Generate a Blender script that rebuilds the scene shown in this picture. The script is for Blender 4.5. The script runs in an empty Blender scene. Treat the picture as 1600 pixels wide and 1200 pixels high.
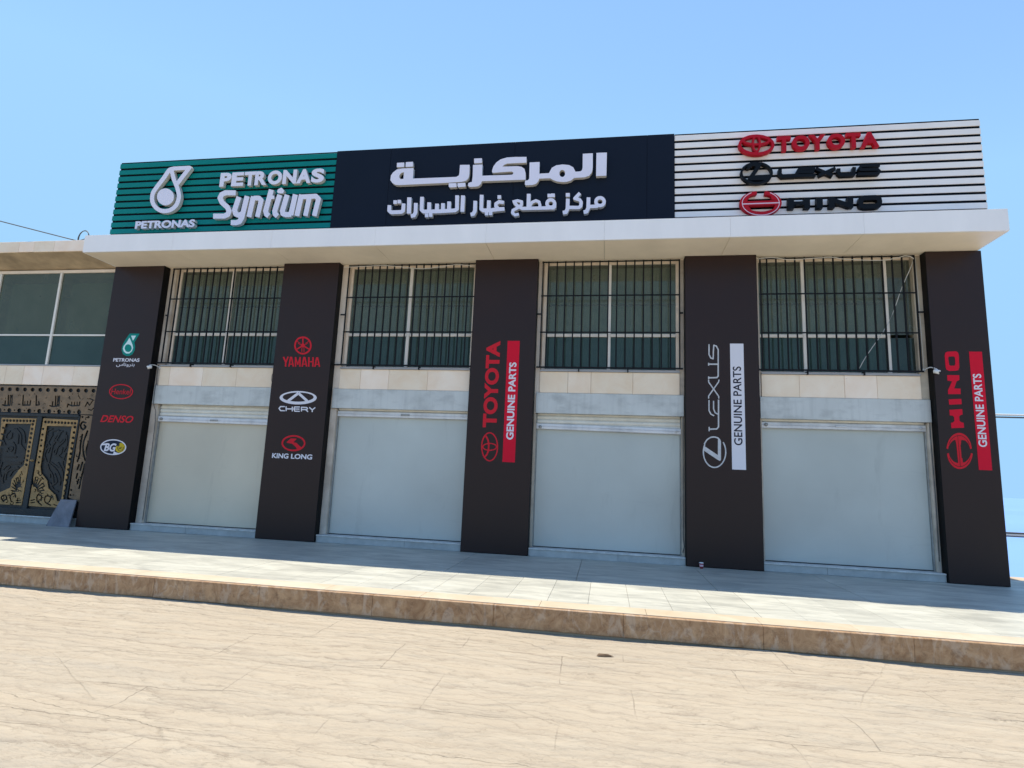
import bpy, bmesh, math, random
from mathutils import Vector, Matrix, noise
random.seed(7)
scene = bpy.context.scene
COL = scene.collection

# ------------------------------------------------------------------ camera, light, exposure
cam_d = bpy.data.cameras.new('camera'); cam = bpy.data.objects.new('camera', cam_d); COL.objects.link(cam)
def cam_matrix(pos, yaw, pitch, roll):
    cy, sy = math.cos(yaw), math.sin(yaw)
    r = Vector((cy, sy, 0)); fw = Vector((-sy, cy, 0)); u = Vector((0, 0, 1))
    cp, sp = math.cos(pitch), math.sin(pitch)
    f2 = fw * cp + u * sp; u2 = -fw * sp + u * cp
    cr, sr = math.cos(roll), math.sin(roll)
    r3 = r * cr + u2 * sr; u3 = -r * sr + u2 * cr
    m = Matrix((r3, u3, -f2)).transposed().to_4x4(); m.translation = pos
    return m
cam.matrix_world = cam_matrix(Vector((10.1658, -10.1102, 1.3265)), 0.1644, 0.1577, 0.0424)
cam_d.sensor_width = 36; cam_d.lens = 36 * 906.87 / 1600; cam_d.clip_start = 0.05; cam_d.clip_end = 60000
scene.camera = cam
SUN = Vector((-0.141, 0.235, 1.0)).normalized()          # towards the sun
world = bpy.data.worlds.new('World'); scene.world = world; world.use_nodes = True
wn = world.node_tree.nodes; sky = wn.new('ShaderNodeTexSky'); sky.sky_type = 'NISHITA'; sky.sun_disc = False
sky.sun_elevation = math.asin(SUN.z); sky.sun_rotation = math.atan2(SUN.x, SUN.y)
sky.air_density = 1.2; sky.dust_density = 0.0; sky.ozone_density = 4.4; sky.altitude = 2200
wn['Background'].inputs[1].default_value = 0.15
cap = wn.new('ShaderNodeVectorMath'); cap.operation = 'MINIMUM'; cap.inputs[1].default_value = (1.26, 2.26, 3.38)   # no blown out horizon
world.node_tree.links.new(sky.outputs[0], cap.inputs[0]); world.node_tree.links.new(cap.outputs[0], wn['Background'].inputs[0])
sd = bpy.data.lights.new('sun', 'SUN'); sd.energy = 3.3; sd.angle = math.radians(0.53); sd.color = (1, 0.92, 0.79)
so = bpy.data.objects.new('sun', sd); COL.objects.link(so); so.rotation_euler = SUN.to_track_quat('Z', 'Y').to_euler(); so.location = (10, 10, 40)
scene.view_settings.view_transform = 'Standard'; scene.view_settings.look = 'None'
scene.view_settings.exposure = 1.0; scene.view_settings.gamma = 1; scene.view_settings.use_curve_mapping = False
scene.render.engine = 'CYCLES'; scene.cycles.max_bounces = 8; scene.cycles.transparent_max_bounces = 12

# ------------------------------------------------------------------ materials
def srgb(r, g, b):
    f = lambda c: (c / 255 / 12.92) if c / 255 <= .04045 else ((c / 255 + .055) / 1.055) ** 2.4
    return (f(r), f(g), f(b))
class NT:
    def __init__(s, m): s.t = m.node_tree; s.n = s.t.nodes; s.b = s.n['Principled BSDF']
    def new(s, k, **kw):
        n = s.n.new(k)
        for a, v in kw.items(): setattr(n, a, v)
        return n
    def link(s, a, b): s.t.links.new(a, b)
    def coord(s, scale=(1, 1, 1), kind='pos', rot=(0, 0, 0)):
        mp = s.new('ShaderNodeMapping'); mp.inputs['Scale'].default_value = scale; mp.inputs['Rotation'].default_value = rot
        if kind == 'pos': g = s.new('ShaderNodeNewGeometry'); s.link(g.outputs['Position'], mp.inputs[0])
        else: g = s.new('ShaderNodeTexCoord'); s.link(g.outputs['Object'], mp.inputs[0])
        return mp.outputs[0]
    def noise(s, vec, scale, detail=4, rough=.55, dist=0):
        n = s.new('ShaderNodeTexNoise'); n.inputs['Scale'].default_value = scale; n.inputs['Detail'].default_value = detail
        n.inputs['Roughness'].default_value = rough; n.inputs['Distortion'].default_value = dist; s.link(vec, n.inputs['Vector'])
        return n.outputs['Fac']
    def ramp(s, fac, stops):
        r = s.new('ShaderNodeValToRGB'); e = r.color_ramp.elements
        while len(e) < len(stops): e.new(.5)
        for k, (p, c) in enumerate(stops): e[k].position = p; e[k].color = (*(c if isinstance(c, tuple) else (c, c, c)), 1)
        s.link(fac, r.inputs[0]); return r.outputs[0]
    def mix(s, a, b, fac, mode='MIX'):
        m = s.new('ShaderNodeMix', data_type='RGBA', blend_type=mode)
        for v, i in ((fac, 0), (a, 6), (b, 7)):
            if isinstance(v, (int, float)): m.inputs[i].default_value = v
            elif isinstance(v, tuple): m.inputs[i].default_value = (*v, 1)
            else: s.link(v, m.inputs[i])
        return m.outputs[2]
    def math(s, op, a, b=0.0, clamp=False):
        m = s.new('ShaderNodeMath', operation=op, use_clamp=clamp)
        for v, i in ((a, 0), (b, 1)):
            if isinstance(v, (int, float)): m.inputs[i].default_value = v
            else: s.link(v, m.inputs[i])
        return m.outputs[0]
    def bump(s, h, strength=.3, dist=.01, prev=None):
        b = s.new('ShaderNodeBump'); b.inputs['Strength'].default_value = strength; b.inputs['Distance'].default_value = dist
        s.link(h, b.inputs['Height'])
        if prev is not None: s.link(prev, b.inputs['Normal'])
        return b.outputs[0]
def M(name, col, rough=.6, metal=0.0, var=.0, vscale=3.0, grain=0.0, gscale=60, spec=None, coat=0.0, random_col=0.0, streak=False):
    m = bpy.data.materials.new(name); m.use_nodes = True; t = NT(m); b = t.b
    b.inputs['Base Color'].default_value = (*col, 1); b.inputs['Roughness'].default_value = rough; b.inputs['Metallic'].default_value = metal
    if spec is not None: b.inputs['Specular IOR Level'].default_value = spec
    if coat: b.inputs['Coat Weight'].default_value = coat; b.inputs['Coat Roughness'].default_value = .08
    out = None
    if var:
        v = t.noise(t.coord((1, 1, .25) if streak else (1, 1, 1)), vscale, 6, .6)
        out = t.mix(tuple(c * (1 - var) for c in col), tuple(min(1, c * (1 + var)) for c in col), t.ramp(v, [(.3, 0.0), (.7, 1.0)]))
        r2 = t.math('ADD', t.math('MULTIPLY', v, .25), rough - .12); t.link(r2, b.inputs['Roughness'])
    if random_col:
        oi = t.new('ShaderNodeObjectInfo'); k = t.math('ADD', t.math('MULTIPLY', oi.outputs['Random'], random_col * 2), 1 - random_col)
        cc = t.new('ShaderNodeCombineColor')
        for i in range(3): t.link(k, cc.inputs[i])
        out = t.mix(out if out is not None else col, cc.outputs[0], 1.0, 'MULTIPLY')
    if out is not None: t.link(out, b.inputs['Base Color'])
    if grain: t.link(t.bump(t.noise(t.coord(), gscale, 3), grain, .004), b.inputs['Normal'])
    return m

def mat_road():
    m = bpy.data.materials.new('sandy stamped concrete'); m.use_nodes = True; t = NT(m)
    p = t.coord((1, 1, 1))
    def warped(amt, wscale, sc, rot):
        w = t.new('ShaderNodeTexNoise'); w.inputs['Scale'].default_value = wscale; w.inputs['Detail'].default_value = 5; w.inputs['Roughness'].default_value = .6; t.link(p, w.inputs['Vector'])
        v = t.new('ShaderNodeVectorMath', operation='MULTIPLY_ADD'); t.link(w.outputs['Color'], v.inputs[0]); v.inputs[1].default_value = (*amt, 0); t.link(p, v.inputs[2])
        q = t.new('ShaderNodeMapping'); q.inputs['Scale'].default_value = (*sc, 1); q.inputs['Rotation'].default_value = (0, 0, math.radians(rot)); t.link(v.outputs[0], q.inputs[0])
        return q.outputs[0]
    def edge(vec, scale, width):
        v = t.new('ShaderNodeTexVoronoi', feature='DISTANCE_TO_EDGE'); v.inputs['Scale'].default_value = scale; t.link(vec, v.inputs['Vector'])
        return t.ramp(v.outputs['Distance'], [(0.0, 1.0), (width, 0.0)])
    sx = t.new('ShaderNodeSeparateXYZ'); t.link(p, sx.inputs[0])
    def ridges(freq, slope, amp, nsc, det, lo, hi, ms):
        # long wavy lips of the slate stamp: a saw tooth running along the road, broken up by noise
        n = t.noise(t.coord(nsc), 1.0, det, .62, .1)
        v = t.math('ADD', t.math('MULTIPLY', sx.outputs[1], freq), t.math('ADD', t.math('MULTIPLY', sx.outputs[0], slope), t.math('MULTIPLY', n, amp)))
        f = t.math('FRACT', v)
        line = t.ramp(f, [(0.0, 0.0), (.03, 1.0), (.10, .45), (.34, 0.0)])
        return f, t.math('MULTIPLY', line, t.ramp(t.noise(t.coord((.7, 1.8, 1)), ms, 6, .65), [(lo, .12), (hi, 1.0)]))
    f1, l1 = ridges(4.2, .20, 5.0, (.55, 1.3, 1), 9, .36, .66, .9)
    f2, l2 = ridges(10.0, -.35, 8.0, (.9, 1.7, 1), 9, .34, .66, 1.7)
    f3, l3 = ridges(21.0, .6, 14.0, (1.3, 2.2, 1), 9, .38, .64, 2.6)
    r3 = t.noise(t.coord((1, 2.2, 1)), 26, 8, .7)
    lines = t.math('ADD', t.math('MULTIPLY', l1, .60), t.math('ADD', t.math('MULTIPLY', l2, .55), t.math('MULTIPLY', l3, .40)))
    def slabs(vec, w, h, off, th, mlo, mhi, ms):
        bt = t.new('ShaderNodeTexBrick'); bt.offset = off; bt.inputs['Scale'].default_value = 1; bt.inputs['Brick Width'].default_value = w; bt.inputs['Row Height'].default_value = h
        bt.inputs['Mortar Size'].default_value = th; bt.inputs['Mortar Smooth'].default_value = .4; t.link(vec, bt.inputs['Vector'])
        return t.math('MULTIPLY', bt.outputs['Fac'], t.ramp(t.noise(p, ms, 4, .6), [(mlo, 0.0), (mhi, 1.0)]))
    joint = t.math('MAXIMUM', slabs(warped((.10, .10), 1.5, (1, 1), -3), 1.45, .72, .37, .0040, .46, .58, .8), t.math('MULTIPLY', slabs(warped((.16, .14), 1.2, (1, 1), 31), 2.6, 1.9, .3, .006, .50, .62, .6), .35))
    crack = t.math('MULTIPLY', edge(warped((.45, .25), 1.8, (.20, 1.3), 5), .75, .0035), t.ramp(t.noise(p, .55, 4, .6), [(.50, 0.0), (.58, .8)]))
    c = t.mix((.376, .315, .231), (.412, .349, .259), t.ramp(t.noise(p, .32, 6, .62), [(.35, 0.0), (.65, 1.0)]))
    c = t.mix(c, (.35, .315, .255), t.ramp(t.noise(t.coord((.7, 1.6, 1)), .9, 7, .68), [(.56, 0.0), (.78, .7)]))
    c = t.mix(c, (.46, .40, .30), t.ramp(t.noise(t.coord((.8, 3.5, 1)), 2.4, 9, .68), [(.50, 0.0), (.68, .5)]))
    c = t.mix(c, (.235, .19, .14), lines)  # shading of the stamp ridges painted into the colour as dark lines
    c = t.mix(c, (.20, .165, .12), t.math('MULTIPLY', t.math('MAXIMUM', joint, crack), .62))
    t.link(c, t.b.inputs['Base Color']); t.b.inputs['Roughness'].default_value = .85; t.b.inputs['Specular IOR Level'].default_value = .2
    n = t.bump(f1, .8, .016); n = t.bump(f2, .8, .010, n); n = t.bump(r3, .6, .006, n)
    n = t.bump(t.math('SUBTRACT', 1.0, t.math('MAXIMUM', crack, joint)), .8, .008, n)
    t.link(n, t.b.inputs['Normal'])
    return m
def mat_tile():
    m = bpy.data.materials.new('pale grey green slate paving'); m.use_nodes = True; t = NT(m)
    p = t.coord((.5, 1.6, 1)); a = t.noise(p, 2.6, 8, .62, .8); b2 = t.noise(p, 10, 6, .6, .3)
    c = t.mix((.33, .325, .275), (.50, .49, .41), t.ramp(a, [(.35, 0.0), (.62, 1.0)]))
    c = t.mix(c, (.60, .59, .50), t.ramp(b2, [(.55, 0.0), (.75, .5)]))
    c = t.mix(c, (.22, .22, .20), t.ramp(t.noise(t.coord((.25, 1.5, 1)), 1.7, 7, .6, 1.0), [(.62, 0.0), (.70, .6)]))
    oi = t.new('ShaderNodeObjectInfo'); k = t.math('ADD', t.math('MULTIPLY', oi.outputs['Random'], .10), .95)
    cc = t.new('ShaderNodeCombineColor'); [t.link(k, cc.inputs[i]) for i in range(3)]
    t.link(t.mix(c, cc.outputs[0], 1.0, 'MULTIPLY'), t.b.inputs['Base Color'])
    t.b.inputs['Roughness'].default_value = .5; t.b.inputs['Specular IOR Level'].default_value = .4
    t.link(t.bump(b2, .35, .004, t.bump(a, .4, .010)), t.b.inputs['Normal'])
    return m
def mat_kerb():
    m = bpy.data.materials.new('brown veined kerb marble'); m.use_nodes = True; t = NT(m)
    p = t.coord((1, 1, 1)); q = t.coord((1.6, 1, .8), rot=(0, math.radians(35), 0))
    a = t.noise(p, 5.5, 10, .7, 1.2); v = t.new('ShaderNodeTexVoronoi', feature='DISTANCE_TO_EDGE'); v.inputs['Scale'].default_value = 2.6
    w = t.new('ShaderNodeTexNoise'); w.inputs['Scale'].default_value = 2; w.inputs['Detail'].default_value = 4; t.link(q, w.inputs['Vector'])
    wm = t.new('ShaderNodeVectorMath', operation='MULTIPLY_ADD'); t.link(w.outputs['Color'], wm.inputs[0]); wm.inputs[1].default_value = (.7, .7, .7); t.link(q, wm.inputs[2]); t.link(wm.outputs[0], v.inputs['Vector'])
    c = t.mix((.26, .138, .062), (.49, .315, .17), t.ramp(a, [(.35, 0.0), (.65, 1.0)]))
    patch = t.noise(t.coord((2.2, 1, .9), rot=(0, math.radians(-40), 0)), 2.4, 6, .6, 2.0)
    c = t.mix(c, (.50, .38, .27), t.ramp(patch, [(.52, 0.0), (.62, .6)]))
    c = t.mix(c, (.62, .54, .44), t.math('MULTIPLY', t.ramp(v.outputs['Distance'], [(0.0, .9), (.03, 0.0)]), t.ramp(t.noise(p, 1.7, 3), [(.5, 0.0), (.6, .3)])))
    c = t.mix(c, (.10, .055, .03), t.ramp(t.noise(p, 11, 6, .7), [(.54, 0.0), (.74, .7)]))
    t.link(c, t.b.inputs['Base Color']); t.b.inputs['Roughness'].default_value = .45
    t.link(t.bump(a, .3, .006), t.b.inputs['Normal'])
    return m
def mat_stone(name, c0, c1, c2=(.33, .22, .13), rnd=.12):
    m = bpy.data.materials.new(name); m.use_nodes = True; t = NT(m)
    p = t.coord((1, 1, 1)); a = t.noise(p, 2.3, 6, .6, .5)
    c = t.mix(c0, c1, t.ramp(a, [(.35, 0.0), (.65, 1.0)]))
    pit = t.ramp(t.noise(t.coord((1, 1, 2.2)), 26, 6, .7), [(.62, 0.0), (.72, .55)])
    c = t.mix(c, c2, t.math('MULTIPLY', pit, t.ramp(t.noise(p, 1.6, 4), [(.45, .15), (.62, 1.0)])))
    oi = t.new('ShaderNodeObjectInfo'); k = t.math('ADD', t.math('MULTIPLY', oi.outputs['Random'], rnd), 1 - rnd * .5)
    cc = t.new('ShaderNodeCombineColor'); t.link(k, cc.inputs[0]); t.link(k, cc.inputs[1]); t.link(t.math('POWER', k, 1.6), cc.inputs[2])
    t.link(t.mix(c, cc.outputs[0], 1.0, 'MULTIPLY'), t.b.inputs['Base Color'])
    t.b.inputs['Roughness'].default_value = .6; t.link(t.bump(t.noise(p, 45, 5), .2, .003), t.b.inputs['Normal'])
    return m
def mat_galv(name, c=(.47, .52, .55)):
    m = bpy.data.materials.new(name); m.use_nodes = True; t = NT(m)
    a = t.noise(t.coord((.7, 1, 1)), 2.2, 6, .55, .2); dr = t.noise(t.coord((7, 1, .7)), 1.6, 5, .6)
    k = tuple(x * .52 for x in c); l = tuple(min(1, x * 1.15) for x in c)
    cc = t.mix(c, l, t.ramp(a, [(.4, 0.0), (.75, .8)]))
    cc = t.mix(cc, k, t.ramp(t.noise(t.coord((1.6, 1, 3)), 1.5, 7, .6, .1), [(.48, 0.0), (.80, .7)]))
    cc = t.mix(cc, k, t.ramp(dr, [(.5, 0.0), (.85, .4)]))
    t.link(cc, t.b.inputs['Base Color']); t.b.inputs['Roughness'].default_value = .5; t.b.inputs['Metallic'].default_value = .3
    return m
def mat_glass(name, tint, refl=1.0, film=(.145, .165, .125)):
    m = bpy.data.materials.new(name); m.use_nodes = True; t = NT(m)
    t.n.remove(t.b); out = t.n['Material Output']
    tr = t.new('ShaderNodeBsdfTransparent'); tr.inputs[0].default_value = (*tint, 1)
    gl = t.new('ShaderNodeBsdfGlossy'); gl.inputs['Roughness'].default_value = .015; gl.inputs[0].default_value = (.75, .85, .78, 1)
    wob = t.noise(t.coord(), 1.3, 2)
    df = t.new('ShaderNodeBsdfDiffuse'); df.inputs[0].default_value = (*film, 1)          # dust film
    fr = t.new('ShaderNodeFresnel'); fr.inputs[0].default_value = 1.52
    m1 = t.new('ShaderNodeMixShader'); t.link(t.ramp(t.noise(t.coord(), 2.5, 6, .6), [(.3, .38), (.8, .55)]), m1.inputs[0]); t.link(tr.outputs[0], m1.inputs[1]); t.link(df.outputs[0], m1.inputs[2])
    m2 = t.new('ShaderNodeMixShader'); t.link(t.math('MULTIPLY', fr.outputs[0], 1.0 * refl, True), m2.inputs[0]); t.link(m1.outputs[0], m2.inputs[1]); t.link(gl.outputs[0], m2.inputs[2])
    t.link(m2.outputs[0], out.inputs[0])
    return m
def mat_shopglass(name, col):
    m = bpy.data.materials.new(name); m.use_nodes = True; t = NT(m)
    a = t.noise(t.coord(), .55, 5, .5); sm = t.noise(t.coord((2.5, 1, .5)), 1.3, 7, .65, .6)
    c = t.mix(tuple(x * .88 for x in col), tuple(x * 1.08 for x in col), t.ramp(a, [(.3, 0.0), (.7, 1.0)]))
    c = t.mix(c, tuple(x * .62 for x in col), t.ramp(sm, [(.60, 0.0), (.85, .55)]))
    c = t.mix(c, tuple(x * .7 for x in col), t.ramp(t.noise(t.coord((.6, 1, 5), rot=(0, math.radians(12), 0)), .9, 3, .4), [(.645, 0.0), (.655, .12), (.665, 0.0)]))
    t.link(c, t.b.inputs['Base Color']); t.b.inputs['Roughness'].default_value = .32; t.b.inputs['Coat Weight'].default_value = .25; t.b.inputs['Coat Roughness'].default_value = .12
    t.link(t.bump(t.noise(t.coord((1, 1, 1)), 1.1, 2), .06, .05), t.b.inputs['Normal'])
    return m
R_ = dict(
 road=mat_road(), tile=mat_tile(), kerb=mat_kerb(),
 earth=M('dry sandy earth', (.40, .32, .23), .9, var=.25, vscale=.4, grain=.5),
 sea=M('hazy blue sea', (.16, .30, .60), .5, var=.05, vscale=.002),  # haze over the low distance is painted in as an even blue
 slab_edge=mat_stone('cream kerb coping stone', (.46, .37, .25), (.53, .45, .33)),
 stone=mat_stone('cream limestone cladding', (.90, .71, .52), (.96, .81, .64)),
 jamb=mat_stone('weathered beige jamb stone', (.46, .38, .29), (.66, .57, .45), (.16, .12, .09)),
 step=M('grey marble step', (.44, .44, .415), .5, var=.14, vscale=6),
 steplip=M('pale step lip', (.60, .59, .55), .5, var=.2, vscale=8),
 wall=M('painted render wall', (.42, .38, .32), .8, var=.1, grain=.3),
 dark_in=M('dark interior', (.05, .05, .048), .9),
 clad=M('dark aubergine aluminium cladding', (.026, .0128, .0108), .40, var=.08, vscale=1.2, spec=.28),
 clad_shade_side=M('shaded cladding return', (.004, .0035, .004), .5, spec=.15),  # shade of the unlit pillar sides put into a darker cladding colour
 white_acp=M('off white composite panel', (.92, .89, .86), .42, var=.05, vscale=1.4, streak=True),
 soffit=M('cream soffit panel', (.93, .82, .65), .5, var=.07, vscale=1.4),
 concrete=M('raw shuttered concrete', (.40, .31, .20), .85, var=.3, vscale=2.5, grain=.6, gscale=18),
 navy=M('navy sign panel', (.0065, .0105, .021), .5, var=.1, vscale=1.0, spec=.15),
 back=M('near black sign backing', (.002, .004, .008), .7, spec=.1),
 green=M('green sign slat', (.001, .215, .195), .5, var=.05, vscale=2, spec=.15),
 wslat=M('white sign slat', (.90, .85, .80), .45, var=.05, vscale=2),
 letter=M('white acrylic letter', (.82, .79, .88), .45, var=.02),
 letter_side=M('cream letter return', (.62, .60, .54), .5),
 red=M('red acrylic letter', (.46, .003, .014), .45, var=.05, spec=.2), black=M('black acrylic letter', (.0035, .0045, .006), .5, spec=.18),
 pinkline=M('pale pink line', (.75, .55, .62), .5),
 p_red=M('printed red', (.62, .016, .030), .6, spec=.18), p_redbar=M('printed crimson', (.66, .006, .030), .6, spec=.18), p_white=M('printed white', (.72, .71, .76), .6, spec=.18), p_green=M('printed green', (.002, .24, .20), .6, spec=.18),
 p_ice=M('printed pale mint', (.62, .82, .82), .6, spec=.18), p_navy=M('printed navy', (.012, .02, .04), .6, spec=.18), p_yellow=M('printed yellow', (.55, .40, .02), .6, spec=.18), p_dark=M('printed dark text', (.02, .02, .035), .6, spec=.18),
 p_chrome=M('printed silver', (.52, .52, .53), .4, var=.15, vscale=14), p_maroon=M('printed maroon', (.22, .005, .012), .5),
 frame=M('cream aluminium frame', (.80, .68, .55), .45, var=.08, vscale=5), framew=M('white aluminium frame', (.80, .75, .67), .45, var=.06),
 bar=M('black painted steel bar', (.006, .006, .007), .5, spec=.2), galv=mat_galv('stained galvanised sheet', (.58, .585, .55)), galv2=mat_galv('shutter rail aluminium', (.68, .68, .68)),
 slat=M('cream shutter slat', (.74, .72, .64), .45, var=.1, vscale=6), guide=M('grey shutter guide', (.33, .33, .31), .5, var=.25, vscale=9),
 sill=M('grey aluminium sill', (.36, .36, .37), .4, var=.1),
 glass=mat_glass('olive tinted window glass', (.45, .58, .48), 1.0, (.20, .215, .17)), glass_lo=mat_glass('deep green tinted window glass', (.30, .46, .42), 1.0, (.062, .088, .082)), glass_nb=mat_glass('olive tinted window glass next door', (.34, .42, .34), .8, (.16, .17, .12)), glass_nb_lo=mat_glass('deep green window glass next door', (.25, .38, .36), .8, (.075, .12, .11)),
 curtain=M('grey green pleated curtain', (.42, .47, .40), .9, var=.15, vscale=4), shade=M('olive inner blind', (.34, .34, .25), .9, var=.1),
 film1=mat_shopglass('warm white filmed shop glass', (.62, .555, .42)), film2=mat_shopglass('cool white filmed shop glass', (.53, .55, .50)),
 gold=M('aged gold door plate', (.34, .205, .075), .5, .15, var=.35, vscale=9), gold2=M('bronze door plate', (.21, .135, .072), .55, .1, var=.3, vscale=7), door=M('dark iron door', (.022, .026, .028), .5, .3, var=.3, vscale=4),
 carve=M('black iron carving', (.010, .011, .012), .4, .3),
 marble=mat_stone('grey violet marble offcut', (.14, .135, .155), (.27, .26, .29), (.45, .44, .47)),
 plastic_w=M('white plastic', (.75, .75, .73), .35), wire=M('grey cable sheath', (.10, .10, .10), .6), wirew=M('white cable sheath', (.65, .64, .60), .5), brown=M('brown dried scrap', (.10, .06, .03), .8),
 cupred=M('red paper cup', (.30, .02, .035), .5), cuppink=M('pink printed label', (.70, .45, .50), .5),
)

# ------------------------------------------------------------------ builders
WP = {}
def link(o, loc, parent=None):
    COL.objects.link(o); WP[o.name] = Vector(loc)
    if parent is not None:
        o.parent = parent; o.location = Vector(loc) - WP[parent.name]
    else: o.location = loc
    return o
def thing(name, label, cat, loc=(0, 0, 0), group=None):
    o = bpy.data.objects.new(name, None); o.empty_display_size = .2; link(o, loc)
    o['label'] = label; o['category'] = cat
    if group: o['group'] = group
    return o
def tag(o, label, cat, group=None):
    o['label'] = label; o['category'] = cat
    if group: o['group'] = group
    return o
CACHE = {}
def box_mesh(sx, sy, sz, mat, bev=0.0, mat2=None):
    key = (round(sx, 4), round(sy, 4), round(sz, 4), mat, bev, mat2)
    if key in CACHE: return CACHE[key]
    bm = bmesh.new(); bmesh.ops.create_cube(bm, size=1)
    for v in bm.verts: v.co = Vector((v.co.x * sx, v.co.y * sy, v.co.z * sz))
    if bev: bmesh.ops.bevel(bm, geom=bm.edges[:], offset=bev, segments=1, affect='EDGES')
    me = bpy.data.meshes.new('block'); bm.normal_update()
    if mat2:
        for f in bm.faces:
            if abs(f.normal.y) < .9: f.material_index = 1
    bm.to_mesh(me); bm.free(); me.materials.append(R_[mat])
    if mat2: me.materials.append(R_[mat2])
    CACHE[key] = me; return me
def box(name, x0, x1, y0, y1, z0, z1, mat, parent=None, bev=0.0, mat2=None):
    me = box_mesh(x1 - x0, y1 - y0, z1 - z0, mat, bev, mat2)
    o = bpy.data.objects.new(name, me)
    return link(o, ((x0 + x1) / 2, (y0 + y1) / 2, (z0 + z1) / 2), parent)
def mesh_obj(name, verts, faces, mat, parent=None, origin=(0, 0, 0), smooth=False):
    me = bpy.data.meshes.new(name); og = Vector(origin)
    me.from_pydata([tuple(Vector(v) - og) for v in verts], [], faces); me.materials.append(R_[mat] if isinstance(mat, str) else mat)
    if smooth: me.polygons.foreach_set('use_smooth', [True] * len(me.polygons))
    me.update(); o = bpy.data.objects.new(name, me)
    return link(o, origin, parent)
def tube(name, pts, r, mat, parent=None, seg=8, smooth_pts=0):
    pts = [Vector(p) for p in pts]
    if smooth_pts:
        out = []
        for i in range(len(pts) - 1):
            p0 = pts[max(i - 1, 0)]; p1 = pts[i]; p2 = pts[i + 1]; p3 = pts[min(i + 2, len(pts) - 1)]
            for k in range(smooth_pts):
                s = k / smooth_pts
                out.append(.5 * ((2 * p1) + (-p0 + p2) * s + (2 * p0 - 5 * p1 + 4 * p2 - p3) * s * s + (-p0 + 3 * p1 - 3 * p2 + p3) * s ** 3))
        pts = out + [pts[-1]]
    V = []; F = []
    for i, p in enumerate(pts):
        d = (pts[min(i + 1, len(pts) - 1)] - pts[max(i - 1, 0)]).normalized()
        a = d.cross(Vector((0, 0, 1)) if abs(d.z) < .9 else Vector((1, 0, 0))).normalized(); b = d.cross(a)
        rr = r[i] if isinstance(r, (list, tuple)) else r
        for k in range(seg):
            t = 2 * math.pi * k / seg; V.append(p + a * math.cos(t) * rr + b * math.sin(t) * rr)
    for i in range(len(pts) - 1):
        for k in range(seg): F.append((i * seg + k, i * seg + (k + 1) % seg, (i + 1) * seg + (k + 1) % seg, (i + 1) * seg + k))
    F.append(tuple(range(seg))[::-1]); F.append(tuple((len(pts) - 1) * seg + k for k in range(seg)))
    return mesh_obj(name, V, F, mat, parent, origin=pts[0], smooth=True)
def lathe(name, prof, c, mat, parent=None, seg=20, axis='z'):
    V = []; F = []
    for r, h in prof:
        for k in range(seg):
            t = 2 * math.pi * k / seg; x, y = r * math.cos(t), r * math.sin(t)
            V.append((c[0] + x, c[1] + y, c[2] + h) if axis == 'z' else (c[0] + x, c[1] + h, c[2] + y))
    for i in range(len(prof) - 1):
        for k in range(seg): F.append((i * seg + k, i * seg + (k + 1) % seg, (i + 1) * seg + (k + 1) % seg, (i + 1) * seg + k))
    F.append(tuple(range(seg))[::-1]); F.append(tuple((len(prof) - 1) * seg + k for k in range(seg)))
    return mesh_obj(name, V, F, mat, parent, origin=c, smooth=True)

# flat outlines in facade coordinates (millimetres x z), filled with their holes and given a depth
def outline(name, rings, y_front, depth, mat, parent, side=None, bevel=0.0):
    cu = bpy.data.curves.new(name, 'CURVE'); cu.dimensions = '2D'; cu.fill_mode = 'BOTH'; cu.extrude = depth / 2; cu.bevel_depth = bevel; cu.bevel_resolution = 0
    if bevel: cu.offset = -bevel
    xs = [p[0] for r in rings for p in r]; zs = [p[1] for r in rings for p in r]; cx = (min(xs) + max(xs)) / 2; cz = (min(zs) + max(zs)) / 2
    for r in rings:
        s = cu.splines.new('POLY'); s.points.add(len(r) - 1)
        for q, (x, z) in zip(s.points, r): q.co = (x - cx, z - cz, 0, 1)
        s.use_cyclic_u = True
    t = bpy.data.objects.new('tmp', cu); me = bpy.data.meshes.new_from_object(t); bpy.data.objects.remove(t); bpy.data.curves.remove(cu)
    finish(me, mat, side)
    o = bpy.data.objects.new(name, me); return link(o, (cx, y_front + depth / 2, cz), parent)
def finish(me, mat, side):
    me.transform(Matrix(((1, 0, 0, 0), (0, 0, -1, 0), (0, 1, 0, 0), (0, 0, 0, 1))))   # text plane -> facade plane
    me.materials.clear(); me.materials.append(R_[mat]); me.update()
    if side:
        me.materials.append(R_[side])
        for p in me.polygons: p.material_index = 0 if abs(p.normal.y) > .9 else 1
    else:
        for p in me.polygons: p.material_index = 0
def traced(key, names, y_front, depth, mat, parent, side=None, bevel=0.0):
    out = []
    for i, comp in enumerate(GFX[key].split('|')):
        rings = []
        for r in comp.split('/'):
            v = [int(q) / 1000 for q in r.split()]; rings.append(list(zip(v[::2], v[1::2])))
        out.append(outline(names if isinstance(names, str) else names[min(i, len(names) - 1)], rings, y_front, depth, mat, parent, side, bevel))
    return out
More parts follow.
